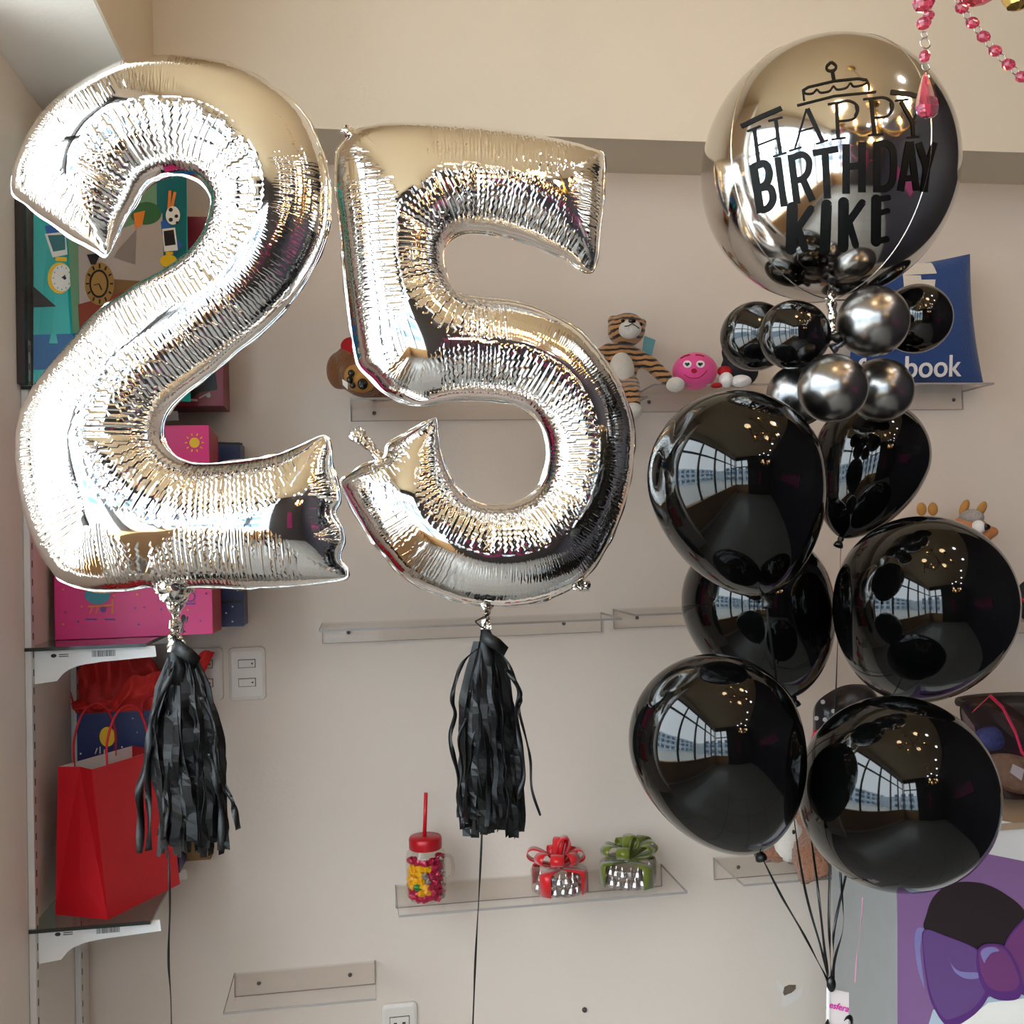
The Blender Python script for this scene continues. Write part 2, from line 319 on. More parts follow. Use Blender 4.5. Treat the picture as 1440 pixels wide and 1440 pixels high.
# daylight comes in through the shopfront
W = bpy.data.worlds.new('world'); SC.world = W; W.use_nodes = True
bg = W.node_tree.nodes['Background']; bg.inputs['Color'].default_value = (.96, .97, 1.0, 1); bg.inputs['Strength'].default_value = 6.5
def portal(loc, rot, sx, sy):
    l = bpy.data.lights.new('daylight_portal', 'AREA'); l.shape = 'RECTANGLE'; l.size = sx; l.size_y = sy; l.cycles.is_portal = True
    o = bpy.data.objects.new('daylight_portal', l); COL.objects.link(o); o.location = loc; o.rotation_euler = rot
portal((XW-.14, (YR+1.58)/2, 1.55), (0, -PI/2, 0), 2.9, 1.58-YR)
portal(((XW+XQ)/2, YR-.14, 1.5), (PI/2, 0, 0), XQ-XW, 3.0)

# ------------------------------------------------------------------ foil number balloons
TWO = [(148,364),(135,356),(118,347),(101,338),(76,321),(52,305),(35,291),(21,281),(14,270),(15,250),(21,229),(35,199),(50,172),(66,154),(83,137),(115,116),(146,99),(174,86),(208,80),(250,78),(288,82),(323,88),(358,102),(389,121),(413,141),(431,161),(444,185),(455,210),(463.5,237),(467,265),(467,293),(463,328),(451,362),(437,390),(417,421),(392,449),(365,474),(333,499),(306,523),(278,544),(257,561),(243,575),(234,592),(232,610),(236,624),(250,639),(271,648),(299,649),(333,646),(368,641),(396,634),(424,622),(450,610),(462,613),(468,632),(470,658),(478,680),(481,705),(474,721),(484,740),(487,762),(481,783),(490,800),(490,813),(479,818),(445,823),(410,827),(347,830),(302,828),(260,829),(222,833),(208,828),(174,833),(125,832),(83,818),(66,797),(49,766),(35,728),(26,686),(21.5,648),(22.6,603),(35,563),(57,530),(83,498),(104,474),(118,456),(139,435),(167,416),(194,397),(222,382),(243,369),(260,357),(274,342),(285,324),(292,303),(295,286),(290,272),(278,258),(260,251),(243,249),(226,252),(212,259),(201,272),(191,290),(179,310),(167,335),(158,356)]
FIVE = [(469.5,268),(471,219),(478,203),(489,190),(506,179),(544,172),(596,172.5),(655,177),(718,184),(766,192),(808,200),(832,207),(849,212),(852.5,233),(851,258),(850,289),(846,324),(843,358),(838,378),(832,385),(818,382),(794,367),(766,355),(739,344),(711,336),(683,330.5),(655,330),(638,336),(627.5,350),(626,367),(631,386),(638,403),(650,413),(676,417),(718,421),(752.5,429.5),(787,445),(815,462.5),(839,487),(860,514.6),(876,542),(888,577),(894,607),(893,637),(889.6,672),(881,707),(867,745),(850,779.6),(832,807),(808,828),(773,844),(735,852.5),(697,855),(655,851),(620.6,840),(586,825),(558,807),(541,786.5),(523,766),(506,738),(492,713.6),(480,689),(476,676),(492,661.5),(513,649),(537,641),(544,623),(572,606),(593,594),(610,585),(617,590),(619,609),(622,634),(631,661.5),(645,686),(666,701.5),(690,708),(718,706),(742,696),(759.5,675.4),(767,644),(764.7,616),(752.5,592),(735,576.5),(711,568),(683,565),(648,564.5),(620.6,568),(596,573),(579,572),(554.6,563),(537,553),(520,535),(502.5,518),(495.5,494),(490,462.5),(485,421),(480,372),(475,317)]

def inside(P, poly):
    x, y = P[:, 0], P[:, 1]; r = np.zeros(len(P), bool); x1, y1 = poly[-1]
    for x2, y2 in poly:
        c = ((y1 > y) != (y2 > y))
        if y1 != y2: r ^= c & (x < (x2-x1)*(y-y1)/(y2-y1)+x1)
        x1, y1 = x2, y2
    return r
def smooth_loop(a, n):
    k = np.ones(2*n+1)/(2*n+1); return np.convolve(np.concatenate([a[-n:], a, a[:n]]), k, 'valid')

def foil_number(name, label, outline, y0, yaw, fat, seed, gathered=()):
    cx = sum(p[0] for p in outline)/len(outline)
    p0 = atY(cx, 500, y0); nrm = Vector((math.sin(yaw), -math.cos(yaw), 0)); U = Vector((math.cos(yaw), math.sin(yaw), 0))
    P3 = [atP(x, y, p0, nrm) for x, y in crom(outline, 10, True)]
    P2 = np.array([((p-p0).dot(U), p.z) for p in P3])
    seg = np.linalg.norm(np.roll(P2, -1, 0)-P2, axis=1); S = np.concatenate([[0], np.cumsum(seg)]); Lt = S[-1]
    nb = int(Lt/.0032); sv = np.arange(nb)*Lt/nb
    ext = np.vstack([P2, P2[:1]]); B = np.stack([np.interp(sv, S, ext[:, 0]), np.interp(sv, S, ext[:, 1])], 1)
    T = np.roll(B, -2, 0)-np.roll(B, 2, 0); T /= np.linalg.norm(T, axis=1)[:, None]
    area = .5*np.sum(B[:, 0]*np.roll(B[:, 1], -1)-np.roll(B[:, 0], -1)*B[:, 1]); sg = 1 if area > 0 else -1
    Nin = sg*np.stack([-T[:, 1], T[:, 0]], 1)
    B = B+Nin*.004
    # curvature of the outline: positive where the seam is on the inside of a bend (gathered)
    ang = np.unwrap(np.arctan2(T[:, 1], T[:, 0])); kap = -sg*(np.roll(ang, -6)-np.roll(ang, 6))
    kap = (kap+PI) % (2*PI)-PI; kap = smooth_loop(kap/(12*Lt/nb), 14)       # 1/m
    h = .0046; lo, hi = B.min(0), B.max(0)
    gx = []
    for j, yy in enumerate(np.arange(lo[1], hi[1], h*.866)):
        for xx in np.arange(lo[0]+(h/2 if j % 2 else 0), hi[0], h): gx.append((xx, yy))
    G = np.array(gx); G = G[inside(G, B)]
    def near(Q):
        idx = np.empty(len(Q), int); d = np.empty(len(Q))
        for i in range(0, len(Q), 2000):
            D = np.linalg.norm(Q[i:i+2000, None]-B[None], axis=2); idx[i:i+2000] = D.argmin(1); d[i:i+2000] = D.min(1)
        return idx, d
    _, d = near(G); G = G[d > .0062]
    rows = []
    for off in (.0011, .0036):
        q = B+Nin*off; q = q[inside(q, B)]; _, dq = near(q); rows.append(q[dq > off*.75])
    pts = np.vstack([B]+rows+[G])
    res = delaunay_2d_cdt([Vector(p) for p in pts], [(i, (i+1) % nb) for i in range(nb)], [], 0, 1e-7)
    V = np.array([tuple(v) for v in res[0]]); Tn = np.array([f for f in res[2] if len(f) == 3])
    cen = V[Tn].mean(1); Tn = Tn[inside(cen, B)]
    a = V[Tn]; ar = .5*((a[:,1,0]-a[:,0,0])*(a[:,2,1]-a[:,0,1])-(a[:,2,0]-a[:,0,0])*(a[:,1,1]-a[:,0,1])); Tn = Tn[np.abs(ar) > 1e-9]
    used = np.zeros(len(V), bool); used[Tn] = True; mp = np.cumsum(used)-1; V = V[used]; Tn = mp[Tn]
    a = V[Tn]; ar = .5*((a[:,1,0]-a[:,0,0])*(a[:,2,1]-a[:,0,1])-(a[:,2,0]-a[:,0,0])*(a[:,1,1]-a[:,0,1]))
    Tn[ar < 0] = Tn[ar < 0][:, ::-1]
    idx, dist = near(V); isb = dist < 1e-6
    # membrane equation: laplace(u) = -1, u = 0 on the seam
    n = len(V); a = V[Tn]; I, J, Wt = [], [], []
    for k in range(3):
        p, q, r_ = a[:, k], a[:, (k+1) % 3], a[:, (k+2) % 3]
        e1, e2 = p-r_, q-r_; cot = (e1*e2).sum(1)/np.maximum(np.abs(e1[:, 0]*e2[:, 1]-e1[:, 1]*e2[:, 0]), 1e-12)
        I.append(Tn[:, k]); J.append(Tn[:, (k+1) % 3]); Wt.append(np.clip(.5*cot, .0, 20))
    I, J, Wt = np.concatenate(I), np.concatenate(J), np.concatenate(Wt)
    e1, e2 = a[:, 1]-a[:, 0], a[:, 2]-a[:, 0]; A3 = np.abs(e1[:, 0]*e2[:, 1]-e1[:, 1]*e2[:, 0])/6
    rhs = np.zeros(n)
    for k in range(3): np.add.at(rhs, Tn[:, k], A3)
    diag = np.bincount(I, Wt, n)+np.bincount(J, Wt, n)+1e-12; fr = ~isb
    def Lm(x):
        return (diag*x-np.bincount(I, Wt*x[J], n)-np.bincount(J, Wt*x[I], n))*fr
    u = np.zeros(n); r = rhs*fr; z = r/diag; p = z.copy(); rz = r.dot(z)
    for _ in range(900):
        Ap = Lm(p); al = rz/p.dot(Ap); u += al*p; r = r-al*Ap; z = r/diag; rn = r.dot(z)
        if rn < 1e-14*max(1e-9, 1) and _ > 50: break
        p = z+(rn/rz)*p; rz = rn
    H = fat*np.sqrt(np.maximum(2*u, 0))
    # local half width along the seam
    wl = np.zeros(nb); np.maximum.at(wl, idx, dist); wl = smooth_loop(np.where(wl < .02, .02, wl), 10)
    rr = np.clip(dist/wl[idx], 0, 1.2); ss = sv[idx]; kk = np.clip(kap[idx]*wl[idx], -1.2, 1.2)
    gath = np.clip(.32+.75*kk, .10, 1.0)                                    # how gathered the foil is
    gath = np.where(np.abs(kk) < .12, np.maximum(gath, .5), gath)
    for (gx0, gy0, gx1, gy1), ga in gathered:                               # stretches gathered across the whole tube
        a3 = atP(gx0, gy1, p0, nrm); b3 = atP(gx1, gy0, p0, nrm); ua, ub = (a3-p0).dot(U), (b3-p0).dot(U)
        w = np.clip((V[:, 0]-ua)/.02, 0, 1)*np.clip((ub-V[:, 0])/.02, 0, 1)*np.clip((V[:, 1]-a3.z)/.02, 0, 1)*np.clip((b3.z-V[:, 1])/.02, 0, 1)
        gath = np.maximum(gath, ga*w)
    band = np.clip(rr*5, 0, 1)*np.clip((1.0-rr)/.22, 0, 1)
    rg = np.random.RandomState(seed)
    def crease(step, jit, sharp):
        ps = []; x = 0
        while x < Lt: ps.append(x); x += step*(1+jit*(rg.rand()-.5))
        ps = np.array(ps+[Lt]); st = rg.rand(len(ps))
        k = np.clip(np.searchsorted(ps, ss), 1, len(ps)-1); l, rt = ps[k-1], ps[k]
        t = (ss-l)/np.maximum(rt-l, 1e-6); near_l = t < .5
        dd = np.where(near_l, ss-l, rt-ss); amp = np.where(near_l, st[k-1], st[k % len(st)])
        return (.35+.65*amp)*np.exp(-dd/sharp)
    long_c = crease(.042, .9, .004)*np.clip(.15+1.0*kk, 0, 1)*.0045*np.clip(rr*4, 0, 1)*np.clip((1.05-rr)/.35, 0, 1)
    edge_c = crease(.019, 1.0, .0035)*.0030*np.clip(rr*14, 0, 1)*np.exp(-(dist/.020)**2)*np.where(kk < -.15, 1.0, .6)
    nz = np.array([noise.noise(Vector((x*9+seed, y*9, 0))) for x, y in V])*.0022*np.clip(rr*2, 0, 1)
    Hf = np.where(isb, 0, np.maximum(H-long_c-edge_c+nz, .0003)); Hb = np.where(isb, 0, np.maximum(H-edge_c*.7-nz, .0003))
    puck = gath*band*np.clip((rr+.25)/.5, 0, 1)
    root = thing(name, label, 'balloon', (p0.x, p0.y, float(V[:, 1].min())))
    org = parent_world(root)
    def W3(v, hgt): return p0+U*float(v[0])+Vector((0, 0, float(v[1])-p0.z))+nrm*float(hgt)
    vs = [W3(V[i], Hf[i])-org for i in range(n)]; back = {}
    for i in range(n):
        if isb[i]: back[i] = i
        else: back[i] = len(vs); vs.append(W3(V[i], -Hb[i])-org)
    fs = [tuple(t) for t in Tn]+[tuple(back[i] for i in reversed(list(t))) for t in Tn]
    me = bpy.data.meshes.new('body'); me.from_pydata([tuple(v) for v in vs], [], [tuple(int(i) for i in f) for f in fs]); me.update()
    # face winding: front faces must look to the viewer
    f0 = me.polygons[len(Tn)//2].normal
    if f0.dot(nrm) < 0: me.flip_normals()
    me.polygons.foreach_set('use_smooth', [True]*len(me.polygons))
    av = np.zeros(len(vs)); ap = np.zeros(len(vs)); av[:n] = ss; ap[:n] = puck
    for i in range(n):
        j = back[i]
        if j != i: av[j] = ss[i]; ap[j] = puck[i]
    for nm, arr in (('seam', av), ('pucker', ap)):
        at = me.attributes.new(nm, 'FLOAT', 'POINT'); at.data.foreach_set('value', arr.astype(np.float32))
    me.materials.append(M['foil']); o = bpy.data.objects.new('body', me); COL.objects.link(o); o.parent = root; o['_w'] = tuple(org)
    # welded seam: a thin crinkled flange round the outline
    sb = MB(); ring = []
    for i in range(nb):
        wv = .0009*math.sin(i*.5+2*math.sin(i*.13)); ex = .0032+.0010*math.sin(i*.11)+.0008*math.sin(i*.37)
        ring.append((W3(B[i]+Nin[i]*.0008, 0), W3(B[i]-Nin[i]*ex, wv)))
    vv = [q for pr in ring for q in pr]
    sb.add(vv, [(2*i, 2*i+1, (2*i+3) % (2*nb), (2*i+2) % (2*nb)) for i in range(nb)], True)
    obj('seam_edge', sb, 'foil', root, solid=.0006)
    return root, p0, nrm

def foil_tail(root, pts, rad, y, seed=0, flat=.45, n=14, name='tail'):
    """Gathered, twisted foil neck: a crumpled flattened tube."""
    c = crom([(p[0], p[1], r) for p, r in zip(pts, rad)], 6)
    rg = random.Random(seed); P = [atY(q[0], q[1], y+.002*math.sin(i)) for i, q in enumerate(c)]
    mb = MB().tube(P, [sz(q[2], y) for q in c], n, flat=flat)
    for v in mb.v:
        d = noise.noise_vector(v*130+Vector((seed, 0, 0)))*.0035; v += d
    for i in range(len(mb.smooth)): mb.smooth[i] = False
    return obj(name, mb, 'crumple', root)

two, p2, n2 = foil_number('number_balloon', 'large silver foil balloon shaped as the digit 2, left of the digit 5', TWO, 1.60, math.radians(-5), .80, 3, (((20, 395, 250, 790), .75), ((40, 150, 200, 330), .5)))
foil_tail(two, [(247,818),(247,838),(247,858),(246,868)], [34,22,9,4], 1.60, 1, .5)
foil_tail(two, [(246,866),(247,880),(245,895),(249,912)], [4,10,8,14], 1.60, 2, .4, name='twisted_end')
five, p5, n5 = foil_number('number_balloon', 'large silver foil balloon shaped as the digit 5, right of the digit 2', FIVE, 1.65, math.radians(2), .80, 11)
foil_tail(five, [(500,196),(492,188),(486,184)], [11,12,9], 1.65, 3, .6, name='corner_tab')
foil_tail(five, [(540,652),(528,636),(516,624),(504,612),(497,604)], [16,9,10,13,8], 1.65, 4, .5, name='inflation_tab')
foil_tail(five, [(805,822),(816,824),(827,824)], [10,9,8], 1.65, 5, .6, name='hanging_tab')
foil_tail(five, [(686,845),(686,858),(684,866),(683,876),(685,886)], [16,8,4,8,8], 1.65, 6, .5)

# ------------------------------------------------------------------ tassels and their ribbons
def tassel(label, top, prof, strands, y, seed, ymax):
    """prof: (py, left px, right px) envelope rows of the fringe."""
    rg = random.Random(seed); t = thing('tassel', label, 'tassel', atY(top[0], top[1], y))
    def env(py):
        for (a, l1, r1), (b, l2, r2) in zip(prof, prof[1:]):
            if a <= py <= b: k = (py-a)/(b-a); return l1+(l2-l1)*k, r1+(r2-r1)*k
        return prof[-1][1:]
    kb = MB(); P = [atY(top[0]+dx, top[1]+dy, y) for dx, dy in ((0,-4),(2,6),(0,18),(3,36),(4,60))]
    kb.tube(P, [sz(r, y) for r in (6, 11, 12, 15, 17)], 14, flat=.8)
    for v in kb.v: v += noise.noise_vector(v*70)*.006
    kb.strip([atY(top[0]-4, top[1]+6, y-.016), atY(top[0]+16, top[1]+18, y-.02), atY(top[0]+28, top[1]+30, y-.012)], .02, Vector((.5, 0, .85)))
    obj('knot', kb, 'tassel', t, solid=.0008)
    fb = MB()
    for i in range(64):
        u0 = rg.random(); u1 = min(1, max(0, u0+rg.uniform(-.14, .14))); L = ymax+rg.uniform(-34, 3); dpt = rg.uniform(-.028, .028)*(1-abs(2*u0-1)*.5)
        st = prof[0][0]; pts = []; side = []; ph = rg.uniform(0, 6); tw = rg.uniform(-.5, .5); wv = rg.uniform(1.2, 3.4); w0 = rg.uniform(.007, .016); am = rg.uniform(1, 4)
        N = 26
        for k in range(N+1):
            f = k/N; py = st+(L-st)*f; l, r = env(py); u = u0+(u1-u0)*f
            px = l+(r-l)*u+am*math.sin(f*wv*3+ph)*f
            yy = y+dpt*min(1, f*3)+.007*math.sin(f*wv*4+ph*2)*f-.012*(1-f)*(0.5 if dpt < 0 else -.5)
            jit = noise.noise_vector(Vector((u0*40, f*7, ph)))*min(1, f*4); pts.append(atY(px+jit.x*5, py, yy+jit.y*.006)); a = tw*f+.4*math.sin(f*3+ph)+(u0-.5)*1.2+jit.z*1.1; side.append(Vector((math.cos(a), math.sin(a), .05*math.sin(f*9+ph))))
        fb.strip(pts, [w0*(.7+.3*min(1, f/8)) for f in range(N+1)], side)
    fb.smooth = [False]*len(fb.f); obj('fringe', fb, 'tassel', t, solid=.0005)
    for pl, w in strands:
        c = crom([(*p, 0) for p in pl], 6); pts = []; side = []
        for k, q in enumerate(c):
            pts.append(atY(q[0], q[1], y-.022+.004*math.sin(k*.7))); a = .9*math.sin(k*.33+w); side.append(Vector((math.cos(a), math.sin(a), .12)).normalized())
        obj('loose_strip', MB().strip(pts, sz(w, y), side), 'tassel', t, solid=.0006)
    return t
tassel('black fringe tassel hanging under the silver digit 2, in front of the red bag', (250,903),
       [(925,238,275),(965,222,292),(1010,214,304),(1060,212,312),(1110,222,314),(1150,228,312),(1205,228,312)],
       [([(243,930),(232,970),(214,1020),(205,1070),(196,1110),(198,1150),(196,1200)], 11), ([(240,940),(226,990),(212,1040),(208,1100),(210,1150),(209,1196)], 9),
        ([(285,980),(300,1020),(304,1060),(312,1100),(326,1125),(330,1140),(335,1166)], 9), ([(282,960),(297,1005),(306,1050),(311,1090),(323,1115),(326,1128)], 3),
        ([(292,1060),(305,1100),(313,1140),(309,1196)], 11), ([(250,1020),(240,1080),(234,1130),(230,1180)], 12), ([(236,1000),(235,1060),(231,1120),(229,1148)], 5)], 1.60, 5, 1205)
tassel('black fringe tassel hanging under the silver digit 5', (683,888),
       [(902,668,697),(940,657,713),(985,650,720),(1040,647,728),(1100,646,732),(1140,647,734),(1178,650,735)],
       [([(672,912),(652,930),(640,960),(636,985),(640,1005),(633,1035),(637,1060),(645,1095),(647,1140),(650,1166)], 7), ([(700,915),(716,935),(728,965),(733,985),(730,1000),(740,1040),(746,1070),(748,1110),(760,1147)], 4),
        ([(712,940),(722,955),(731,975),(726,1000),(732,1050),(736,1090),(729,1124)], 8), ([(655,1010),(645,1040),(650,1080),(643,1120),(650,1150)], 5)], 1.65, 8, 1178)
def ribbon(name, label, pl, y, w, m='ribbon', cat='ribbon', group=None, amp=0, per=10, seed=0):
    c = crom([(p[0], p[1], p[2] if len(p) > 2 else y) for p in pl], per); pts = [atY(*q) for q in c]; rg = random.Random(seed); ph = rg.random()*6
    side = [Vector((math.cos(1.1*math.sin(k*.21+ph)), math.sin(1.1*math.sin(k*.21+ph)), 0)) for k in range(len(pts))]
    o = obj(name, MB().strip(pts, w, side), m, solid=.0005)
    return tag(o, label, cat, group)
def floor_px(px, y): return (px, 720+200*F/1000*0+ (CAM[2]-.02)*F/y+20)
ribbon('balloon_ribbon', 'thin black ribbon hanging straight down below the left tassel', [(236,1195),(239,1270),(237,1350),(241,1440),(240,1700),(238,2060)], 1.60, .0036)
ribbon('balloon_ribbon', 'thin black ribbon hanging straight down below the right tassel', [(678,1165),(674,1250),(669,1340),(665,1440),(655,1700),(650,2060)], 1.65, .0036)
lp = MB().strip([atY(x, y, 1.645) for x, y in [(687,864),(676,870),(668,874),(676,881),(686,886)]], .003, Vector((0, .3, .9)))
obj('tie_loop', lp, 'ribbon', five, solid=.0006)
lp = MB().strip([atY(x, y, 1.59) for x, y in crom([(255,886),(258,874),(263,868),(262,876),(257,884),(258,890)], 4)], .004, Vector((.7, 0, .7)))
obj('tie_loop', lp, 'ribbon', two, solid=.0006)

# ------------------------------------------------------------------ the bouquet: orb, small balloons, big balloons
def sphere_hit(px, py, c, r):
    d = Vector(ray(px, py)).normalized(); o = Vector(CAM)-c; d2 = Vector((d.x, d.y, d.z/1.035)); o2 = Vector((o.x, o.y, o.z/1.035))
    a = d2.dot(d2); b = o2.dot(d2); q = b*b-a*(o2.dot(o2)-r*r)
    return Vector(CAM)+d*((-b-math.sqrt(max(q, 0)))/a)
OC = atY(1163, 242, 1.50); OR = sz(183, 1.50)*1.035
orb = thing('orb_balloon', 'round mirrored silver balloon lettered HAPPY BIRTHDAY KIKE', 'balloon', OC-Vector((0, 0, OR)))
mb = MB().ell(OC, (OR, OR, OR*1.035), nu=96, nv=64); obj('body', mb, 'orb', orb)
for k, a in enumerate((20, 110, 200, 290)):
    a = math.radians(a); pts = [OC+Vector((math.cos(a)*math.sin(t), math.sin(a)*math.sin(t), math.cos(t)*1.035))*(OR+.0003) for t in np.linspace(.03, PI-.03, 60)]
    obj('gore_seam', MB().tube(pts, .0008, 6), 'orbseam', orb)
def strokes(name, lst, off=.0009):
    mb = MB(); ox, oy = 960, 30
    for pl, w in lst:
        pts = []
        for (x1, y1), (x2, y2) in zip(pl, pl[1:]):
            n = max(1, int(math.hypot(x2-x1, y2-y1)/12))
            pts += [(x1+(x2-x1)*i/n, y1+(y2-y1)*i/n) for i in range(n)]
        pts.append(pl[-1]); P = [np.array(p, float) for p in pts]; row = []
        for i, p in enumerate(P):
            a = P[i]-P[i-1] if i else None; b = P[i+1]-P[i] if i < len(P)-1 else None
            a = b if a is None else a; b = a if b is None else b
            a = a/np.linalg.norm(a); b = b/np.linalg.norm(b); t = a+b; t /= max(np.linalg.norm(t), 1e-6); nn = np.array([-t[1], t[0]])
            wd = w/2/max(.5, nn.dot(np.array([-b[1], b[0]])))
            row.append((p-nn*wd, p, p+nn*wd))
        vs = [sphere_hit(ox+q[0]/3, oy+q[1]/3, OC, OR+off) for r3 in row for q in r3]
        mb.add(vs, [(3*i+j, 3*i+j+1, 3*i+j+4, 3*i+j+3) for i in range(len(row)-1) for j in (0, 1)])
    return obj(name, mb, 'vinyl', orb)
def arcp(pts, n=6): return [tuple(p) for p in crom(pts, n)]
T_ = 7; K_ = 17
strokes('happy_lettering', [([(300,450),(319,598)],15),([(270,464),(328,440)],8),([(290,606),(348,588)],8),([(391,412),(412,560)],15),([(360,420),(420,403)],8),([(380,571),(438,553)],8),([(309,525),(405,488)],7),
    ([(522,368),(473,535)],7),([(448,546),(502,530)],8),([(526,368),(590,508)],20),([(562,517),(614,500)],8),([(488,466),(562,444)],7),
    ([(649,345),(656,494)],16),([(612,349),(665,340)],8),([(628,498),(690,490)],8),(arcp([(652,344),(700,334),(735,352),(740,380),(718,412),(655,421)]),9),([(732,352),(738,378),(728,400)],13),
    ([(795,325),(811,477),],16),([(762,328),(812,322)],8),([(782,481),(848,475)],8),(arcp([(797,325),(850,320),(884,340),(886,372),(862,400),(805,406)]),9),([(880,340),(885,366),(876,388)],13),
    ([(922,336),(970,424)],16),([(898,333),(955,328)],8),([(1012,343),(970,424)],7),([(990,340),(1034,344)],8),([(970,420),(976,486)],15),([(946,491),(998,487)],8),
    ([(245,443),(330,402),(417,365)],20),([(878,297),(960,306),(1062,334)],20)])
strokes('birthday_lettering', [([(296,604),(328,810)],33),(arcp([(300,614),(345,600),(364,640),(352,685),(318,703)]),30),(arcp([(322,706),(366,702),(380,748),(362,786),(330,798)]),30),
    ([(400,574),(427,782)],28),([(456,562),(482,770)],30),(arcp([(460,576),(505,562),(532,588),(528,636),(505,664),(474,672)]),28),([(505,662),(548,758)],30),
    ([(600,540),(611,748)],31),([(548,556),(656,538)],28),([(690,518),(690,728)],32),([(758,508),(757,722)],32),([(692,614),(757,608)],30),
    ([(820,508),(820,722)],31),(arcp([(822,520),(860,514),(886,540),(891,600),(886,670),(862,704),(822,708)]),29),
    ([(957,508),(920,716)],28),([(962,508),(988,714)],28),([(935,664),(982,660)],26),([(996,512),(1032,622)],29),([(1064,510),(1032,622)],26),([(1032,606),(1019,720)],30)])
def rnd(a, b, w): return ([a, b], w)
kk = [([(462,785),(457,962)],46),([(540,793),(478,884)],32),([(484,872),(515,960)],32),([(607,775),(600,962)],46),([(679,765),(677,952)],46),([(758,766),(698,852)],30),([(702,850),(730,944)],30),
      ([(818,752),(816,930)],42),([(822,752),(868,744)],24),([(824,812),(866,800)],22),([(822,930),(862,920)],24)]
caps = []
for (a, b), w in [(k[0], k[1]) for k in kk]:
    for (cx_, cy_) in (a, b):
        caps.append((circ((cx_, cy_), w/4, 12)+[circ((cx_, cy_), w/4, 12)[0]], w/2))
strokes('name_lettering', kk+caps)
strokes('cake_print', [([(482,354),(640,314),(817,296)],9),([(512,333),(507,290),(530,276),(640,250),(740,240),(775,245),(785,262),(788,290)],9),
    (arcp([(512,293),(520,304),(548,302),(566,287),(582,299),(618,293),(636,273),(652,286),(690,279),(708,260),(722,273),(756,268),(782,256)]),7),([(632,214),(638,244)],16),
    (arcp([(627,170),(610,185),(607,198),(618,207),(638,205),(648,192),(642,180),(627,170)]),10)])
nk = MB().lathe([(.004, 0), (.010, -.012), (.006, -.02), (.009, -.03), (.005, -.042), (.006, -.055)], OC-Vector((0, 0, OR*1.035-.004)), n=12)
for v in nk.v: v += noise.noise_vector(v*90)*.003
obj('neck', nk, 'crumple', orb)

def balloon(label, c, rx, y, neck, stretch, m, group=None, name='latex_balloon', back=0, fat=1.0, wy=None):
    """Latex balloon: centre and half width in photo pixels at depth y; neck = direction of the knot."""
    C0 = atY(c[0], c[1], y); rr = sz(rx, y)*(1.035 if rx > 70 else 1.015); ax = Vector((neck[0], back, -neck[1])).normalized()
    root = thing(name, label, 'balloon', C0-Vector((0, 0, rr)), group)
    prof = []
    for k in range(41):
        t = PI*k/40; z = -math.cos(t)*rr
        if t < PI/2: prof.append((max(math.sin(t)*rr, 1e-5), z*fat))
        else:
            s = math.sin(t); u = -math.cos(t); prof.append((max(rr*(s**(1+.16*(stretch-1)*3))*(1-.10*(stretch-1)*u), .004), rr*u*stretch))
    obj('body', MB().lathe(prof, C0, ax, 64), m, root)
    e = C0+ax*(rr*stretch)
    kp = [(.004, -.004), (.006, .003), (.0045, .007), (.0075, .011), (.009, .017), (.0072, .018)]
    obj('knot', MB().lathe(kp, e, ax, 14), 'knot' if m != 'chrome' else 'chromeknot', root)
    return root, e
g = 'small black balloons around the foot of the orb'
S = 1.42
balloon('small black balloon below the orb, farther back of the left-hand pair', (1062,473), 51, 1.53, (.8,.1), 1.05, 'blacksmall', name='small_balloon')
balloon('small black balloon below the orb, front one of the left-hand pair', (1115,471), 51, 1.43, (.9,.05), 1.1, 'blacksmall', name='small_balloon')
balloon('small black balloon below the orb in front of the blue pillow', (1289,448), 52, 1.53, (-.8,.3), 1.05, 'blacksmall', name='small_balloon')
balloon('small chrome grey balloon directly under the orb, topmost of the chrome ones', (1228,452), 53, 1.41, (-.7,.5), 1.02, 'chrome', name='small_balloon', back=.5)
balloon('small chrome grey balloon in the middle, lowest in front of the others', (1171,546), 51.5, 1.38, (0,-.6), 1.02, 'chrome', name='small_balloon', back=.8)
balloon('small chrome grey balloon behind and right of the front chrome balloon', (1239,549), 48, 1.49, (-.6,-.5), 1.02, 'chrome', name='small_balloon', back=.2)
balloon('small chrome grey balloon mostly hidden between black balloons, leftmost chrome one', (1122,556), 46, 1.50, (.6,-.4), 1.02, 'chrome', name='small_balloon', back=.3)
KN = (1168, 1384, 1.50)
ends = []
def big(label, *a, **k):
    r, e = balloon(label, *a, **k); ends.append(e); return r
big('large black balloon at upper left of the bouquet, pear-shaped', (1034,672), 126, 1.40, (.26,.97), 1.42, 'black', back=.1)
big('large black balloon at the back right, just under the chrome balloons', (1226,640), 82, 1.72, (-.42,.9), 1.62, 'black', back=-.05)
big('large black balloon at the back left, half hidden behind two others', (1064,846), 107, 1.72, (.34,.94), 1.38, 'black', back=0)
big('large black balloon at right of the bouquet, below the back one', (1300,848), 129, 1.52, (-.05,.85), 1.28, 'black', back=.55)
big('large black balloon at lower left with its knot showing', (1006,1042), 123, 1.38, (.37,.93), 1.42, 'black', back=.1)
big('large black balloon at lower right, lowest and roundest of the bouquet', (1263,1114), 139, 1.37, (-.2,.55), 1.16, 'black', back=.85)
def projpx(p):
    q = R.T @ (np.array(p)-CAM); return 720+F*q[0]/q[2], 720+F*q[1]/q[2], p[1]
names = ['upper left', 'back right', 'back left', 'right-hand', 'lower left', 'lower right']
mids = [(1128,1230), (1166,1260), (1150,1250), (1176,1290), (1126,1300), (1186,1300)]
kx, ky = KN[0], KN[1]
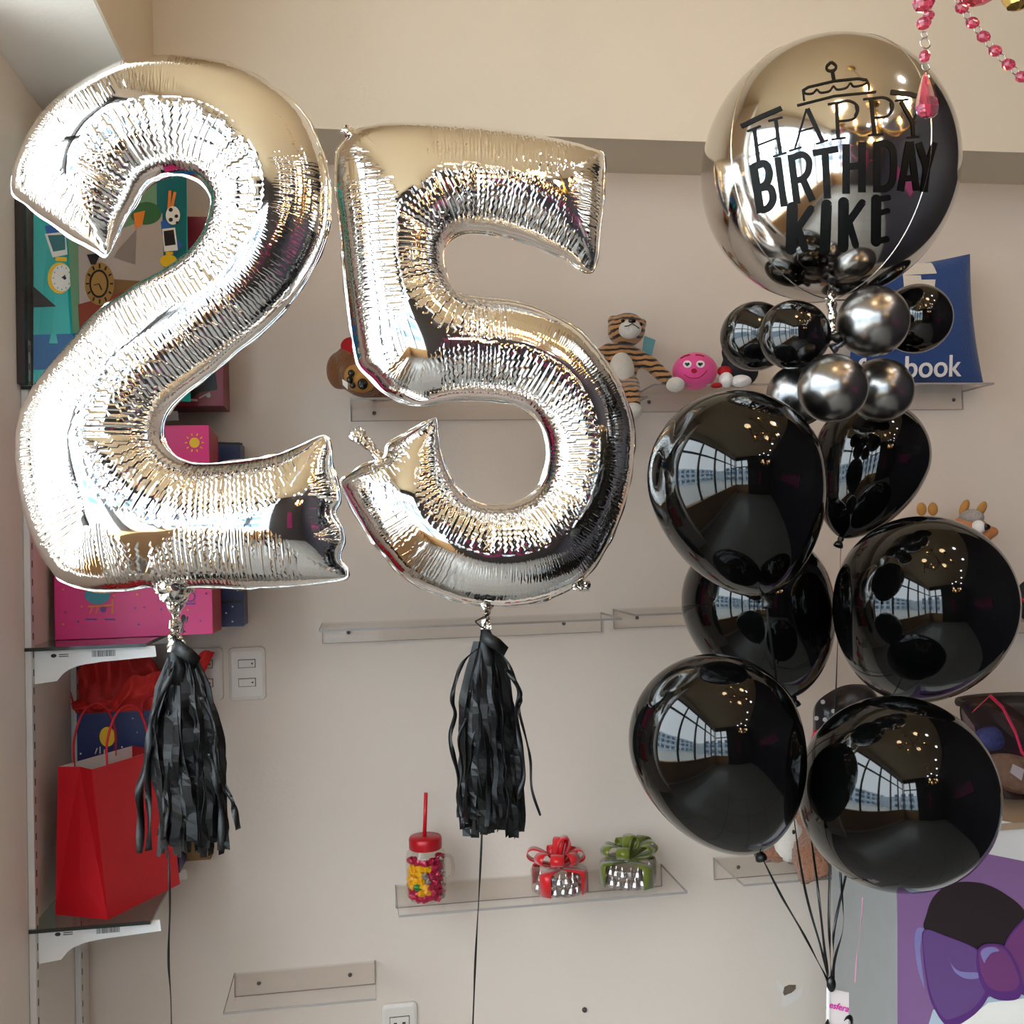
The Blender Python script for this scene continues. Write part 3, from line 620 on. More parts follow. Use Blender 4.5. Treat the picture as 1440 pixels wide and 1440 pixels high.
for i, e in enumerate(ends):
    a = projpx(e); mx_, my_ = mids[i]; dx = [-4, 1, -2, 3, -5, 4][i]
    if i == 4: pl = [a, (1100,1262,1.43), (1128,1310,1.47), (1150,1352,1.49), (kx-3, ky, 1.50), (1164,1416,1.505)]
    else: pl = [a, (a[0]*.5+mx_*.5, a[1]*.5+my_*.5, a[2]*.5+.75), (mx_, my_, 1.52-.01*i), (1165+dx*2.4, 1336+i*2, 1.505-.004*i), (kx+dx, ky-8, 1.50), (kx+dx*1.3, 1418, 1.505)]
    ribbon('balloon_ribbon', 'black curling ribbon from the %s large black balloon down to the tag' % names[i], pl, 1.5, .0040, seed=i)
ribbon('balloon_ribbon', 'thin pink ribbon hanging by the grey counter side', [(1213,1262,1.72), (1210,1310,1.72), (1205,1345,1.72), (1202,1382,1.72)], 1.72, .0022, 'pinkrib')
tg = thing('gift_tag', 'pale tag with pink handwriting tied below the black ribbons', 'tag', atY(1178, 1470, 1.5))
A, B_, Cc, D = [atY(*p, 1.50) for p in ((1163,1389),(1194,1396),(1193,1475),(1162,1475))]
obj('card', MB().poly([A, B_, Cc, D], (.0, .002, 0)), 'tagcard', tg)
obj('white_edge', MB().poly([atY(*p, 1.4985) for p in ((1163,1388),(1166,1388),(1166,1475),(1163,1475))], (0, -.001, 0)), 'whitep', tg)
kn = MB().ell(atY(kx+1, ky, 1.498), (.0075, .006, .012), nu=12, nv=8)
obj('knot', kn, 'ribbon', tg)
for pl in ([(1160,1442),(1163,1436),(1166,1450)], [(1188,1433),(1194,1430),(1198,1436),(1197,1452)]):
    obj('ribbon_curl', MB().strip([atY(*p, 1.492) for p in [tuple(q) for q in crom(pl, 5)]], .008, Vector((.7, .5, .5))), 'ribbon', tg, solid=.0008)
def text(name, body, m, parent, origin, xdir, ydir, size, depth=.0004, shear=0, bold=0):
    cu = bpy.data.curves.new(name, 'FONT'); cu.body = body; cu.size = size; cu.extrude = depth; cu.shear = shear; cu.offset = bold; cu.align_x = 'CENTER'; cu.resolution_u = 4
    t = bpy.data.objects.new(name, cu); COL.objects.link(t); dg = bpy.context.evaluated_depsgraph_get(); dg.update()
    me = bpy.data.meshes.new_from_object(t.evaluated_get(dg)); bpy.data.objects.remove(t); bpy.data.curves.remove(cu)
    X = Vector(xdir).normalized(); Y = Vector(ydir).normalized(); Z = X.cross(Y); org = parent_world(parent); o0 = Vector(origin)
    for v in me.vertices: v.co = o0+X*v.co.x+Y*v.co.y+Z*v.co.z-org
    me.materials.clear(); me.materials.append(M[m]); o = bpy.data.objects.new(name, me); COL.objects.link(o); o.parent = parent; o['_w'] = tuple(org); return o
text('handwriting', 'esfera', 'pinkink', tg, atY(1179, 1420, 1.4985), (1, 0, -.32), (.25, 0, 1), .014, .0002, .2, .0002)

# ------------------------------------------------------------------ left wall: rails, brackets, glass shelves
for yy, lab in ((1.915, 'white slotted shelf rail on the left wall, nearer to the viewer'), (2.20, 'white slotted shelf rail on the left wall, close to the back wall')):
    r = thing('shelf_rail', lab, 'rail', (XL, yy, .3))
    obj('channel', MB().box((XL+.0005, yy-.010, .3), (XL+.012, yy+.010, 1.93)), 'alu', r, bevel=.001)
    sl = MB()
    for k in range(50): sl.box((XL+.0118, yy-.002, .34+k*.032), (XL+.0124, yy+.002, .352+k*.032))
    so = obj('slot', sl, 'gap', r); so['kind'] = 'stuff'
shelves = []
for zt, nm in ((1.845, 'top'), (1.383, 'middle'), (.893, 'bottom')):
    g_ = thing('glass_shelf', {'top': 'clear glass shelf on the left wall carrying the teal gift bag', 'middle': 'clear glass shelf on the left wall under the pink gift bag', 'bottom': 'clear glass shelf on the left wall under the red paper bag'}[nm], 'shelf', (XL+.1, 2.08, zt-.006))
    x0, x1, y0_, y1_ = XL+.002, -.375, 1.90, 2.285
    obj('panel', MB().box((x0, y0_, zt-.006), (x1, y1_, zt)), 'shelfglass', g_)
    eb = MB(); eb.box((x0, y0_-.0008, zt-.0062), (x1, y0_, zt+.0002)); eb.box((x1, y0_-.0008, zt-.0062), (x1+.0008, y1_, zt+.0002))
    obj('polished_edge', eb, 'glassedge', g_)
    for yy, wh in ((1.92, 'near'), (2.205, 'far')):
        b = thing('shelf_bracket', 'white curved bracket under the %s glass shelf, %s' % (nm, 'on the rail nearer to the viewer' if wh == 'near' else 'on the rail by the back wall'), 'bracket', (XL, yy, zt-.06))
        x_ = XL+.0125; pr = [(x_, zt-.0065), (-.362, zt-.0065), (-.360, zt-.026), (-.43, zt-.030)] + [tuple(q) for q in crom([(-.452, zt-.031), (-.49, zt-.036), (-.515, zt-.046), (-.53, zt-.062)], 5)] + [(x_, zt-.066)]
        if nm == 'bottom': pr = pr
        obj('arm', MB().poly([(px, yy-.0015, pz) for px, pz in pr], (0, .003, 0)), 'white', b)
        if wh == 'near' and nm != 'top':
            lb = MB(); yl = yy-.0019
            obj('logo_print', MB().ell((-.535, yl, zt-.017), (.005, .0002, .0035), nu=12, nv=6), 'ink', b)
            for k in range(2): obj('text_line', MB().box((-.526, yl, zt-.016-k*.0035), (-.51, yl+.0003, zt-.0145-k*.0035)), 'ink', b)
            xx = -.470; rg = random.Random(3)
            while xx < -.430: w = rg.uniform(.0006, .0018); lb.box((xx, yl, zt-.022), (xx+w, yl+.0003, zt-.011)); xx += w+rg.uniform(.0007, .0015)
            obj('barcode_marking', lb, 'ink', b)
tag(obj('dark_slab', MB().box((-.5795, 1.884, 1.8465), (-.5655, 1.903, 2.175)), 'darkbrown', bevel=.001), 'narrow dark brown slab standing between left wall and teal bag', 'board')  # upright dark brown box filling the narrow strip beside the bag

def quadbag(root, bot, top, m_front, m_side, order=('front_panel', 'side_panel')):
    """Paper bag from four bottom and four top corners (near-left, near-right, far-right, far-left)."""
    b, t = [Vector(p) for p in bot], [Vector(p) for p in top]
    fr = MB(); fr.add([b[1], b[2], t[2], t[1], b[0], b[3], t[3], t[0]], [(0, 1, 2, 3), (5, 4, 7, 6), (4, 5, 1, 0)])
    obj(order[0], fr, m_front, root, solid=.0012)
    for i, j in ((0, 1), (2, 3)):
        sd = MB()
        mt = (t[i]+t[j])/2; inw = ((b[(j+1) % 4]-b[j])).normalized()*(1 if i == 0 else 1)
        mt2 = mt+inw*.012; md = (b[i]*.78+t[i]*.22+b[j]*.78+t[j]*.22)/2
        sd.add([b[i], b[j], t[j], mt2, t[i], md], [(0, 1, 5), (1, 2, 3, 5), (0, 5, 3, 4)])
        obj(order[1], sd, m_side, root, solid=.0012)

# --- red paper bag on the bottom shelf
zt = .894
A = atZ(78, 1286, zt); B_ = atZ(152, 1293, zt); C_ = atZ(253, 1243, zt); D = A+(C_-B_)
rb = thing('paper_bag', 'bright red paper carrier bag with cord handles on the bottom glass shelf', 'bag', (A+B_+C_+D)/4)
tA = atY(82, 1086, A.y+.012); tB = atY(129, 1082, B_.y+.018); back = (C_-B_); zt2 = tB.z
tA.z = zt2
tC = tB+back*1.0; tC.z = zt2; tD = tA+back; tD.z = zt2
bt, tp = [A, B_, C_, D], [tA, tB, tC, tD]
quadbag(rb, bt, tp, 'red', 'red')
def hem(frac):
    return [b_+(t_-b_)*frac for b_, t_ in zip(bt, tp)]
cen = sum(tp, Vector())/4; lnr = [p+(cen-p)*.03 for p in tp]; lnb = [p+(cen-p)*.03-Vector((0, 0, .04)) for p in tp]
obj('lining', MB().add(lnr+lnb, [(1, 2, 6, 5), (3, 0, 4, 7)]), 'inner', rb)
def handle(p, q, h, m, root, r=.0022, lean=Vector((0, 0, 0))):
    pts = crom([p-Vector((0,0,.01)), p+Vector((0,0,h*.4)), p*.8+q*.2+Vector((0,0,h*.85))+lean, (p+q)/2+Vector((0,0,h))+lean, p*.2+q*.8+Vector((0,0,h*.85))+lean, q+Vector((0,0,h*.4)), q-Vector((0,0,.01))], 5)
    obj('handle', MB().tube(pts, r, 8), m, root)
handle(tB*.8+tC*.2, tB*.25+tC*.75, .10, 'redcord', rb); handle(tA*.8+tD*.2, tA*.25+tD*.75, .10, 'redcord', rb)

# --- dark blue bag with red tissue behind it
zq = .894
bb = [atY(100, 1200, 2.16), atY(252, 1200, 2.16), atY(252, 1200, 2.16)+Vector((0, .13, 0)), atY(100, 1200, 2.16)+Vector((0, .13, 0))]
zb2 = atY(150, 1002, 2.16).z
nb_ = thing('gift_bag', 'dark blue gift bag with a yellow balloon print, stuffed with red tissue', 'bag', ((bb[0].x+bb[1].x)/2, 2.2, zq))
x0, x1 = max(bb[0].x, XL+.02), bb[1].x
bx = MB(); bx.add([(x0,2.16,zq),(x1,2.16,zq),(x1,2.275,zq),(x0,2.275,zq),(x0,2.16,zb2),(x1,2.16,zb2),(x1,2.275,zb2),(x0,2.275,zb2)], [(0,1,5,4),(1,2,6,5),(2,3,7,6),(3,0,4,7),(0,3,2,1)])
obj('body', bx, 'navy', nb_, solid=.0012)
pr = MB().poly([atY(*p, 2.1585) for p in circ((151,1036), 11, 24, 14)], (0, -.0006, 0)); obj('balloon_print', pr, 'yellow', nb_)
dt = MB(); rg = random.Random(5)
for k in range(26): dt.poly([atY(*p, 2.1585) for p in circ((rg.uniform(104,248), rg.uniform(1008,1180)), rg.uniform(.8, 1.6), 8)], (0, -.0005, 0))
for p, q in (((133,1060),(136,1052)),((140,1060),(140,1050)),((146,1054),(146,1060))): dt.poly([atY(p[0],p[1],2.1585),atY(p[0]+1.5,p[1],2.1585),atY(q[0]+1.5,q[1],2.1585),atY(q[0],q[1],2.1585)], (0,-.0005,0))
obj('star_marking', dt, 'whitep', nb_)
handle(atY(200, 1000, 2.157), atY(240, 1002, 2.157), .035, 'redcord', nb_)
ts = MB(); N, Mx = 46, 16
ul, ur = 84, 296
for j in range(3):
    vs = []
    for i in range(N+1):
        for k in range(Mx+1):
            u, v = i/N, k/Mx; pxx = ul+(ur-ul)*u+(j-1)*6; top_ = 930+24*math.sin(u*7+j*2)+16*noise.noise(Vector((u*9, j*3, 0)))+abs(u-.45)*20
            if j == 0: top_ += 34
            pyy = 1006-(1006-top_)*v; spread = v
            pxx = 172+(pxx-172)*(.66+.34*v)
            yy = 2.185+.025*j+.035*noise.noise(Vector((u*11, v*3, j*5)))*v-(.02*v if j == 0 else 0)
            q_ = atY(pxx, pyy, min(yy, 2.28)); q_.x = max(q_.x, XL+.006+.01*abs(noise.noise(Vector((k*.5, i*.7, j))))); vs.append(q_)
    ts.add(vs, [(i*(Mx+1)+k, (i+1)*(Mx+1)+k, (i+1)*(Mx+1)+k+1, i*(Mx+1)+k+1) for i in range(N) for k in range(Mx)], False)
obj('tissue', ts, 'tissue', nb_)
cb = MB().box((atY(262, 1200, 2.235).x, 2.235, .894), (atY(296, 1200, 2.235).x, 2.285, .894+.12)); o = obj('cardboard_box', cb, 'brown', bevel=.001); tag(o, 'small brown cardboard box at the back of the bottom glass shelf', 'box')

# --- pink gift bag on the middle shelf
zm = 1.384; Yp = 2.04; x0, x1 = atY(72, 890, Yp).x, atY(299, 890, Yp).x; x0 = max(x0, XL+.014); zt2 = atY(290, 598, Yp).z
pk = thing('gift_bag', 'large pink gift bag with a sun print on the middle glass shelf', 'bag', ((x0+x1)/2, 2.1, zm))
obj('front_panel', MB().box((x0, Yp, zm), (x1, Yp+.0015, zt2)), 'pink', pk)
obj('side_panel', MB().add([(x1,Yp+.0015,zm),(x1+.004,Yp+.10,zm),(x1+.004,Yp+.10,zt2-.012),(x1-.010,Yp+.05,zt2-.004),(x1,Yp+.0015,zt2)], [(0,1,2,3,4)]), 'pinkside', pk, solid=.001)
obj('side_panel', MB().add([(x0,Yp,zm),(x0,Yp+.10,zm),(x0,Yp+.10,zt2),(x0,Yp,zt2)], [(3,2,1,0)]), 'pinkside', pk, solid=.001)
obj('back_panel', MB().box((x0, Yp+.10, zm), (x1+.004, Yp+.1015, zt2-.012)), 'pinkside', pk)
yp = Yp-.0008
def decal(name, polys, m, parent, y=yp, th=.0005):
    mb = MB()
    for pl in polys: mb.poly([atY(p[0], p[1], y) for p in pl], (0, -th, 0))
    return obj(name, mb, m, parent)
def bar(p, q, w):
    d = np.array(q, float)-np.array(p, float); d /= np.linalg.norm(d); nn = np.array([-d[1], d[0]])*w/2
    return [tuple(np.array(p)-nn), tuple(np.array(q)-nn), tuple(np.array(q)+nn), tuple(np.array(p)+nn)]
decal('sun_print', [circ((273.5,622.5), 7.2)]+[bar((273.5+10*math.cos(a), 622.5+10*math.sin(a)), (273.5+13.5*math.cos(a), 622.5+13.5*math.sin(a)), 1.6) for a in np.arange(0, 6.2, PI/5)], 'yellow', pk)
decal('animal_print', [circ((137,836), 18, 24, 14)], 'tealp', pk)
decal('bed_print', [bar((124,853),(158,851),2),bar((158,842),(158,863),2),bar((130,853),(126,863),1.6),bar((138,853),(135,863),1.6)]+[circ(p, 1.6, 8) for p in ((115,853),(193,836),(264,858),(160,838),(89,829),(89,878))], 'orange', pk)
decal('wheel_print', [circ((267.5,839), 7.4)], 'purplep', pk); decal('shade_marking', [[(261,848),(275,848),(275,850),(261,850)], bar((120,871),(136,871),2), bar((147,871),(162,871),2)], 'purplep', pk); decal('toy_print', [circ((145,857), 4)], 'purplep', pk)
[decal('dot_print', [circ(p, 1.5, 8)], 'purplep', pk) for p in ((92,861),(110,874),(190,855),(203,854),(195,878),(227,857),(282,873),(290,835))]
decal('wheel_hub_print', [circ((267.5,839), 5.4)], 'pink', pk, yp-.0007)
decal('seal_print', [circ((258,869), 3.2, 16, 5), bar((256,872),(255,886),3), bar((253,887),(261,888),2)], 'blackp', pk, yp-.0004)
bl = MB(); bc = atZ(78, 897, zm)+Vector((.004, .012, .012)); bl.ell(bc, (.012, .012, .0125), nu=18, nv=12)
jb = thing('jingle_bell', 'small shiny red bell lying beside the pink gift bag', 'bell', (bc.x, bc.y, zm)); obj('shell', bl, 'redbell', jb); obj('cap', MB().lathe([(.001,.014),(.007,.011),(.008,.006)], bc, n=12), 'redbell', jb)
nbx = thing('gift_box', 'navy blue box standing behind the pink gift bag', 'box', (atY(326,880,2.2).x-.06, 2.24, zm))
xa, xb = -.44, atY(341, 800, 2.20).x; zt2 = atY(330, 622, 2.2).z; zl = atY(330, 846, 2.2).z
obj('body', MB().box((xa, 2.2, zm), (xb, 2.288, zt2)), 'navy2', nbx, bevel=.001)
decal('fold_line', [[(300,845),(340,844),(340,848),(300,849)]], 'blackp', nbx, 2.1992); decal('dot_print', [circ(p, 1.3, 8) for p in ((327,853),(327,874),(318,862),(334,830))], 'whitep', nbx, 2.1992)
decal('rim', [[(300,621),(341,623),(341,626),(300,624)]], 'blackp', nbx, 2.1992)

# --- teal gift bag on the top shelf
zt = 1.846; Ya = 1.925; A = atY(47, 545, Ya); B_ = atY(104, 545, Ya+.01); C_ = atY(268, 565, 2.12); 
for p in (A, B_, C_): p.z = zt
D = A+(C_-B_); H_ = 2.315-zt
A.x = max(A.x, XL+.014)
tl = thing('gift_bag', 'tall teal gift bag printed with clocks and snapshots on the top glass shelf', 'bag', (A+B_+C_+D)/4)
up = Vector((0, 0, H_)); tpz = [p+up for p in (A, B_, C_, D)]
m1 = (A+B_)/2; lean = (C_-B_).normalized()
tpz[0] = A+up+Vector((.004, .01, 0))
quadbag(tl, [A, B_, C_, D], tpz, 'teal', 'teal')
fx = (C_-B_).normalized(); fn = fx.cross(Vector((0,0,1))); fn = -fn if fn.y > 0 else fn
def onface(px, py, p, n, off): return atP(px, py, Vector(p)+n*off, n)
fnn = ((C_-B_).cross(tpz[1]-B_)).normalized(); fnn = -fnn if fnn.y > 0 else fnn
def fdecal(name, polys, m, off):
    mb = MB()
    for pl in polys: mb.poly([onface(x, y, B_, fnn, off) for x, y in pl], fnn*.0004)
    return obj(name, mb, m, tl)
snn = ((B_-A).cross(tpz[0]-A)).normalized(); snn = -snn if snn.y > 0 else snn
def sdecal(name, polys, m, off):
    mb = MB()
    for pl in polys: mb.poly([onface(x, y, A, snn, off) for x, y in pl], snn*.0004)
    return obj(name, mb, m, tl)
fdecal('picture_panel', [[(95,250),(262,250),(262,520),(104,520)]], 'tealdk', .0010)
fdecal('green_frame', [[(94,300),(220,240),(222,500),(103,480)]], 'green', .0016)
fdecal('photo_print', [[(110,345),(228,300),(232,440),(112,452)]], 'grey', .0022)
fdecal('shadow_tower_print', [[(166,352),(192,322),(190,372),(160,362)]], 'shade', .0028)
fdecal('desk_print', [[(110,428),(232,395),(232,470),(112,470)]], 'brick', .0028); fdecal('desk_edge_print', [[(125,418),(150,392),(240,398),(232,420),(160,432)]], 'brown', .0026)
fdecal('watch_ring_print', [circ((140,399), 20.5, 32, 30)], 'gold', .0036); fdecal('watch_inner_ring_print', [circ((139,399), 13.5, 28, 20)], 'blackp', .0042); fdecal('watch_dial_print', [circ((139,399), 11, 28, 17)], 'gold', .0048)
fdecal('watch_numeral_print', [bar((140+15*math.cos(a), 399+22*math.sin(a)), (140+19*math.cos(a), 399+28*math.sin(a)), 2.2) for a in np.arange(0, 6.2, PI/6)]+[bar((139,399),(143,408),1.5), bar((139,399),(132,401),1.2)], 'blackp', .0054)
fdecal('watch_cap_print', [[(122,358),(142,356),(134,372),(128,372)]], 'blackp', .0040)
fdecal('moss_print', [circ((205,300), 22, 24, 16)], 'greenp', .0030)
fdecal('cup_print', [[(188,300),(204,296),(200,316),(190,322)]], 'orange', .0036)
fdecal('pencil_print', [bar((239,268),(237,298),4), bar((246,270),(240,298),4)], 'orange', .0028)
fdecal('football_print', [circ((243,303), 10, 24, 13)], 'whitep', .0034); fdecal('football_patch_print', [circ((240,295), 3, 8), circ((248,304), 2.6, 8), circ((240,309), 3, 8), circ((249,313), 2, 8)], 'blackp', .0040)
fdecal('blue_paint_print', [[(226,312),(236,306),(244,330),(258,345),(246,356),(228,330)]], 'skyp', .0026)
fdecal('snapshot_print', [[(228,322),(246,320),(250,352),(231,354)]], 'whitep', .0034); fdecal('snapshot_image_print', [[(230,325),(244,323),(247,344),(232,346)]], 'blackp', .0040)
fdecal('clock_print', [circ((237,367), 12, 24, 9), bar((233,356),(243,356),4)], 'yellow', .0030)
sdecal('snapshot_print', [[(63,329),(92,326),(95,358),(74,362)]], 'whitep', .0012); sdecal('snapshot_image_print', [[(67,331),(91,330),(92,351),(75,354)]], 'tealdk', .0018)
sdecal('blue_paint_print', [[(63,318),(78,316),(84,326),(66,330)]], 'skyp', .0008)
sdecal('clock_print', [circ((84,391), 17, 28, 22), bar((78,364),(94,365),6)], 'yellow', .0014); sdecal('clock_dial_print', [circ((87,391), 14.5, 28, 19)], 'whitep', .0020)
sdecal('clock_hand_print', [bar((87,391),(92,387),1.6), circ((91,391), 2.4, 10)]+[bar((87+11*math.cos(a), 391+15*math.sin(a)), (87+12.6*math.cos(a), 391+17*math.sin(a)), 1) for a in np.arange(0, 6.2, PI/6)], 'blackp', .0026)
sdecal('roof_print', [[(45,401),(79,431),(47,432)]], 'darkbrown', .0014)
sdecal('blue_band', [[(47,471),(104,469),(107,520),(47,520)]], 'bluel', .0010); fdecal('blue_band', [[(102,469),(262,460),(262,540),(106,540)]], 'bluel', .0056)
# --- maroon bag behind
mg = thing('gift_bag', 'dark red gift bag with black print at the back of the top shelf', 'bag', (-.42, 2.24, zt))
xa, xb = -.53, atY(314, 500, 2.19).x; zt2 = atY(300, 305, 2.19).z
obj('body', MB().box((xa, 2.19, zt), (xb, 2.285, zt2)), 'maroon', mg, bevel=.001)
decal('dark_print', [[(225,500),(300,500),(306,548),(282,552),(262,566),(240,556)]], 'blackp', mg, 2.1894)
decal('ribbon_print', [bar((280,560),(295,552),2), circ((293,556), 3.2, 12), bar((262,562),(278,563),3)], 'grey', mg, 2.1888)
ub = MB().box((-.53, 2.195, zt-.0002), (-.33, 2.28, zt)); 

# ------------------------------------------------------------------ clear acrylic ledges on the back wall
def ledge(label, lpx, rpx, py_l, depth=.19, hang=.05, name='wall_shelf', screws=()):
    a = atY(lpx, py_l, YB); x0, x1, z = a.x, atY(rpx, py_l, YB).x, a.z
    t = thing(name, label, 'shelf', ((x0+x1)/2, YB-.02, z-hang))
    obj('top_plate', MB().box((x0, YB-depth, z-.004), (x1, YB-.001, z)), 'acrylic', t)
    obj('back_plate', MB().box((x0, YB-.005, z-hang), (x1, YB-.001, z-.004)), 'acrylic', t)
    e = MB(); e.box((x0, YB-depth-.0008, z-.0042), (x1, YB-depth, z+.0002)); e.box((x0-.0008, YB-depth, z-.0042), (x0, YB-.001, z+.0002)); e.box((x1, YB-depth, z-.0042), (x1+.0008, YB-.001, z+.0002))
    e.box((x0-.0008, YB-.0055, z-hang), (x0+.0006, YB-.001, z)); e.box((x1-.0006, YB-.0055, z-hang), (x1+.0008, YB-.001, z)); e.box((x0, YB-.0055, z-hang-.0006), (x1, YB-.001, z-hang))
    obj('polished_edge', e, 'acryl_edge', t)
    for f in screws:
        s = Vector((x0+(x1-x0)*f, YB-.0052, z-hang*.5)); obj('screw', MB().lathe([(.0045, 0), (.0042, .0015), (.0012, .002), (.0005, .0008)], s, (0,-1,0), 12), 'screw', t)
    return t, z
_, ZT = ledge('long clear acrylic ledge under the brown monkey toy, partly behind the digit 5', 493, 889, 571, depth=.13, hang=.034, screws=(.08, .62, .94))
_, ZT2 = ledge('clear acrylic ledge carrying the tiger, pink toy and blue pillow', 897, 1352, 552, depth=.13, hang=.046, screws=(.03, .4, .97))
_, ZMd = ledge('clear acrylic ledge at eye level behind the right tassel, empty', 453, 845, 876, hang=.045, screws=(.09, .86))
ledge('clear acrylic ledge at eye level left of the black balloons, empty', 862, 1255, 856, hang=.045, screws=(.08, .9))
_, ZLo = ledge('clear acrylic ledge holding the jar and the two bow boxes', 556, 930, 1244, screws=(.08, .9))
_, ZLo2 = ledge('clear acrylic ledge under the curly teddy bear', 1003, 1330, 1206, screws=(.10, .9))
ledge('empty clear acrylic ledge low on the wall, lowest of all', 330, 527, 1368, screws=(.17, .82))

# ------------------------------------------------------------------ switches, wall damage
def switch(label, cx, cy, kind='switch'):
    y = YB; c = atY(cx, cy, y); w, h = .0395, .0565
    t = thing('light_switch' if kind == 'switch' else 'wall_socket', label, 'switch' if kind == 'switch' else 'socket', (c.x, y-.001, c.z-h))
    def rr(hw, hh, r, n=6, bulge=0):
        out = []
        for sx, sy, a0 in ((1,1,0),(-1,1,90),(-1,-1,180),(1,-1,270)):
            for k in range(n+1):
                a = math.radians(a0+90*k/n); px = sx*(hw-r)+r*math.cos(a); pz = sy*(hh-r)+r*math.sin(a); out.append((px, pz+bulge*math.copysign(1-(px/hw)**2, pz)))
        return out
    o1, o2, o3 = rr(w, h, .008, bulge=.003), rr(w-.001, h-.001, .008, bulge=.003), rr(w-.007, h-.008, .006, bulge=.002)
    n = len(o1); vs = [(c.x+x, y-.0006, c.z+z) for x, z in o1]+[(c.x+x, y-.006, c.z+z) for x, z in o2]+[(c.x+x, y-.0085, c.z+z) for x, z in o3]
    fs = [(r*n+i, r*n+(i+1) % n, (r+1)*n+(i+1) % n, (r+1)*n+i) for r in (0, 1) for i in range(n)]+[tuple(range(2*n, 3*n))]
    obj('plate', MB().add(vs, fs), 'plate', t)
    if kind == 'switch':
        for dz in (.0225, -.0185):
            g0 = MB().box((c.x-.0185, y-.0092, c.z+dz-.0092), (c.x+.0185, y-.0084, c.z+dz+.0092)); k = obj('rocker_surround', g0, 'gap', t)
            obj('rocker', MB().box((c.x-.0173, y-.0125, c.z+dz-.008), (c.x+.0173, y-.009, c.z+dz+.008)), 'plate', k, bevel=.0008)
            obj('indicator', MB().lathe([(.002, 0), (.002, .0008), (.0003, .0009)], (c.x+.0115, y-.0124, c.z+dz), (0,-1,0), 10), 'gap', k)
    else:
        obj('insert_surround', MB().box((c.x-.022, y-.0092, c.z-.03), (c.x+.022, y-.0084, c.z+.03)), 'gap', t); obj('insert', MB().box((c.x-.0208, y-.0115, c.z-.0288), (c.x+.0208, y-.009, c.z+.0288)), 'plate', t, bevel=.0008)
        sl = MB()
        for dz in (.017, -.015):
            for dx in (-.013, .006): sl.box((c.x+dx, y-.012, c.z+dz-.003), (c.x+dx+.007, y-.0114, c.z+dz+.001))
        obj('slot', sl, 'gap', t)
switch('white double light switch on the back wall, right of the tassel', 348, 947)
switch('white double light switch half hidden behind the left tassel', 288, 948)
switch('white wall socket at the bottom below the lowest acrylic ledge', 562, 1446, 'socket')
wh = thing('wall_patch', 'torn patch of wall plaster with a small hole by the ribbons', 'patch', atY(1105, 1400, YB-.001))
decal('torn_paint', [[(1091,1377),(1106,1392),(1098,1404),(1100,1396),(1093,1390)], [(1100,1399),(1108,1398),(1128,1390),(1129,1378),(1131,1384),(1126,1402),(1104,1416),(1098,1412)]], 'plaster', wh, YB-.001)
decal('hole', [[(1103,1388),(1109,1385),(1119,1385),(1119,1390),(1113,1396),(1103,1400),(1101,1396)]], 'hole', wh, YB-.0016)
pg = MB().lathe([(.006, 0), (.005, .004), (.0022, .005), (.0018, .001)], atY(822, 1420, YB-.0005), (0, -1, 0), 14); tag(obj('wall_plug', pg, 'screw'), 'tiny grey wall plug low on the bare wall under the jar ledge', 'plug')

# ------------------------------------------------------------------ jar, bow boxes
jc = atY(600, 1255, 2.19); jc.z = ZLo+.0005; rj = sz(28, 2.19)
jr = thing('drinking_jar', 'glass drinking jar of wrapped sweets with red lid and straw', 'jar', jc)
hj = atY(600, 1187, 2.19).z-jc.z
obj('glass', MB().lathe([(.001,0),(rj*.8,.001),(rj*.97,.010),(rj,.02),(rj,hj*.78),(rj*.93,hj*.88),(rj*.76,hj*.94),(rj*.76,hj)], jc, n=40), 'jar', jr)
obj('lid', MB().lathe([(rj*.80,hj-.008),(rj*.83,hj-.006),(rj*.83,hj+.013),(rj*.78,hj+.017),(.001,hj+.017)], jc, n=40), 'redlid', jr)
obj('straw', MB().tube([jc+Vector((-.002,0,hj+.01)), atY(599, 1115, 2.19)], .0042, 12), 'straw', jr)
obj('handle', MB().tube(crom([jc+Vector((rj*.95,.01,hj*.75)), jc+Vector((rj*1.32,.012,hj*.68)), jc+Vector((rj*1.35,.012,hj*.4)), jc+Vector((rj*.95,.01,hj*.28))], 6), .004, 10), 'jar', jr)
rg = random.Random(12)
def wrapper(c, s, m, parent, name='wrapped_sweet'):
    mb = MB().ell(c, (s*1.1, s*.7, s*.7), Matrix.Rotation(rg.uniform(0, 3), 3, Vector((rg.random(), rg.random(), rg.random())).normalized()), 9, 6, False)
    for v in mb.v: v += noise.noise_vector(v*200)*.004
    return tag(obj(name, mb, m), *parent)
for lay in range(7):
    for a in range(8):
        th = PI+.05+lay*.21 % .4+a*PI/7; rad = rj*.72; c = jc+Vector((math.cos(th)*rad, math.sin(th)*rad, .011+lay*.0125+.002*math.sin(a*2+lay)))
        ux = math.cos(th)
        m = 'candyr' if lay < 1 or ux > .15 or lay > 5 else 'candyy'
        if ux > .1 and (lay*3+a) % 3 == 0: m = 'candys'
        if lay in (3, 4) and -.3 < ux < .1: m = 'candys'
        if lay == 2 and -.75 < ux < -.3: m = 'candyg'
        if lay == 1 and ux < -.6: m = 'candyr'
        cn = {'candyr': 'pink', 'candyy': 'yellow', 'candys': 'silver', 'candyg': 'green'}[m]
        wrapper(c, .0108, m, ('crinkled %s wrapped sweet inside the glass jar' % cn, 'sweet', cn+' sweets in the glass jar'), 'wrapped_sweet')
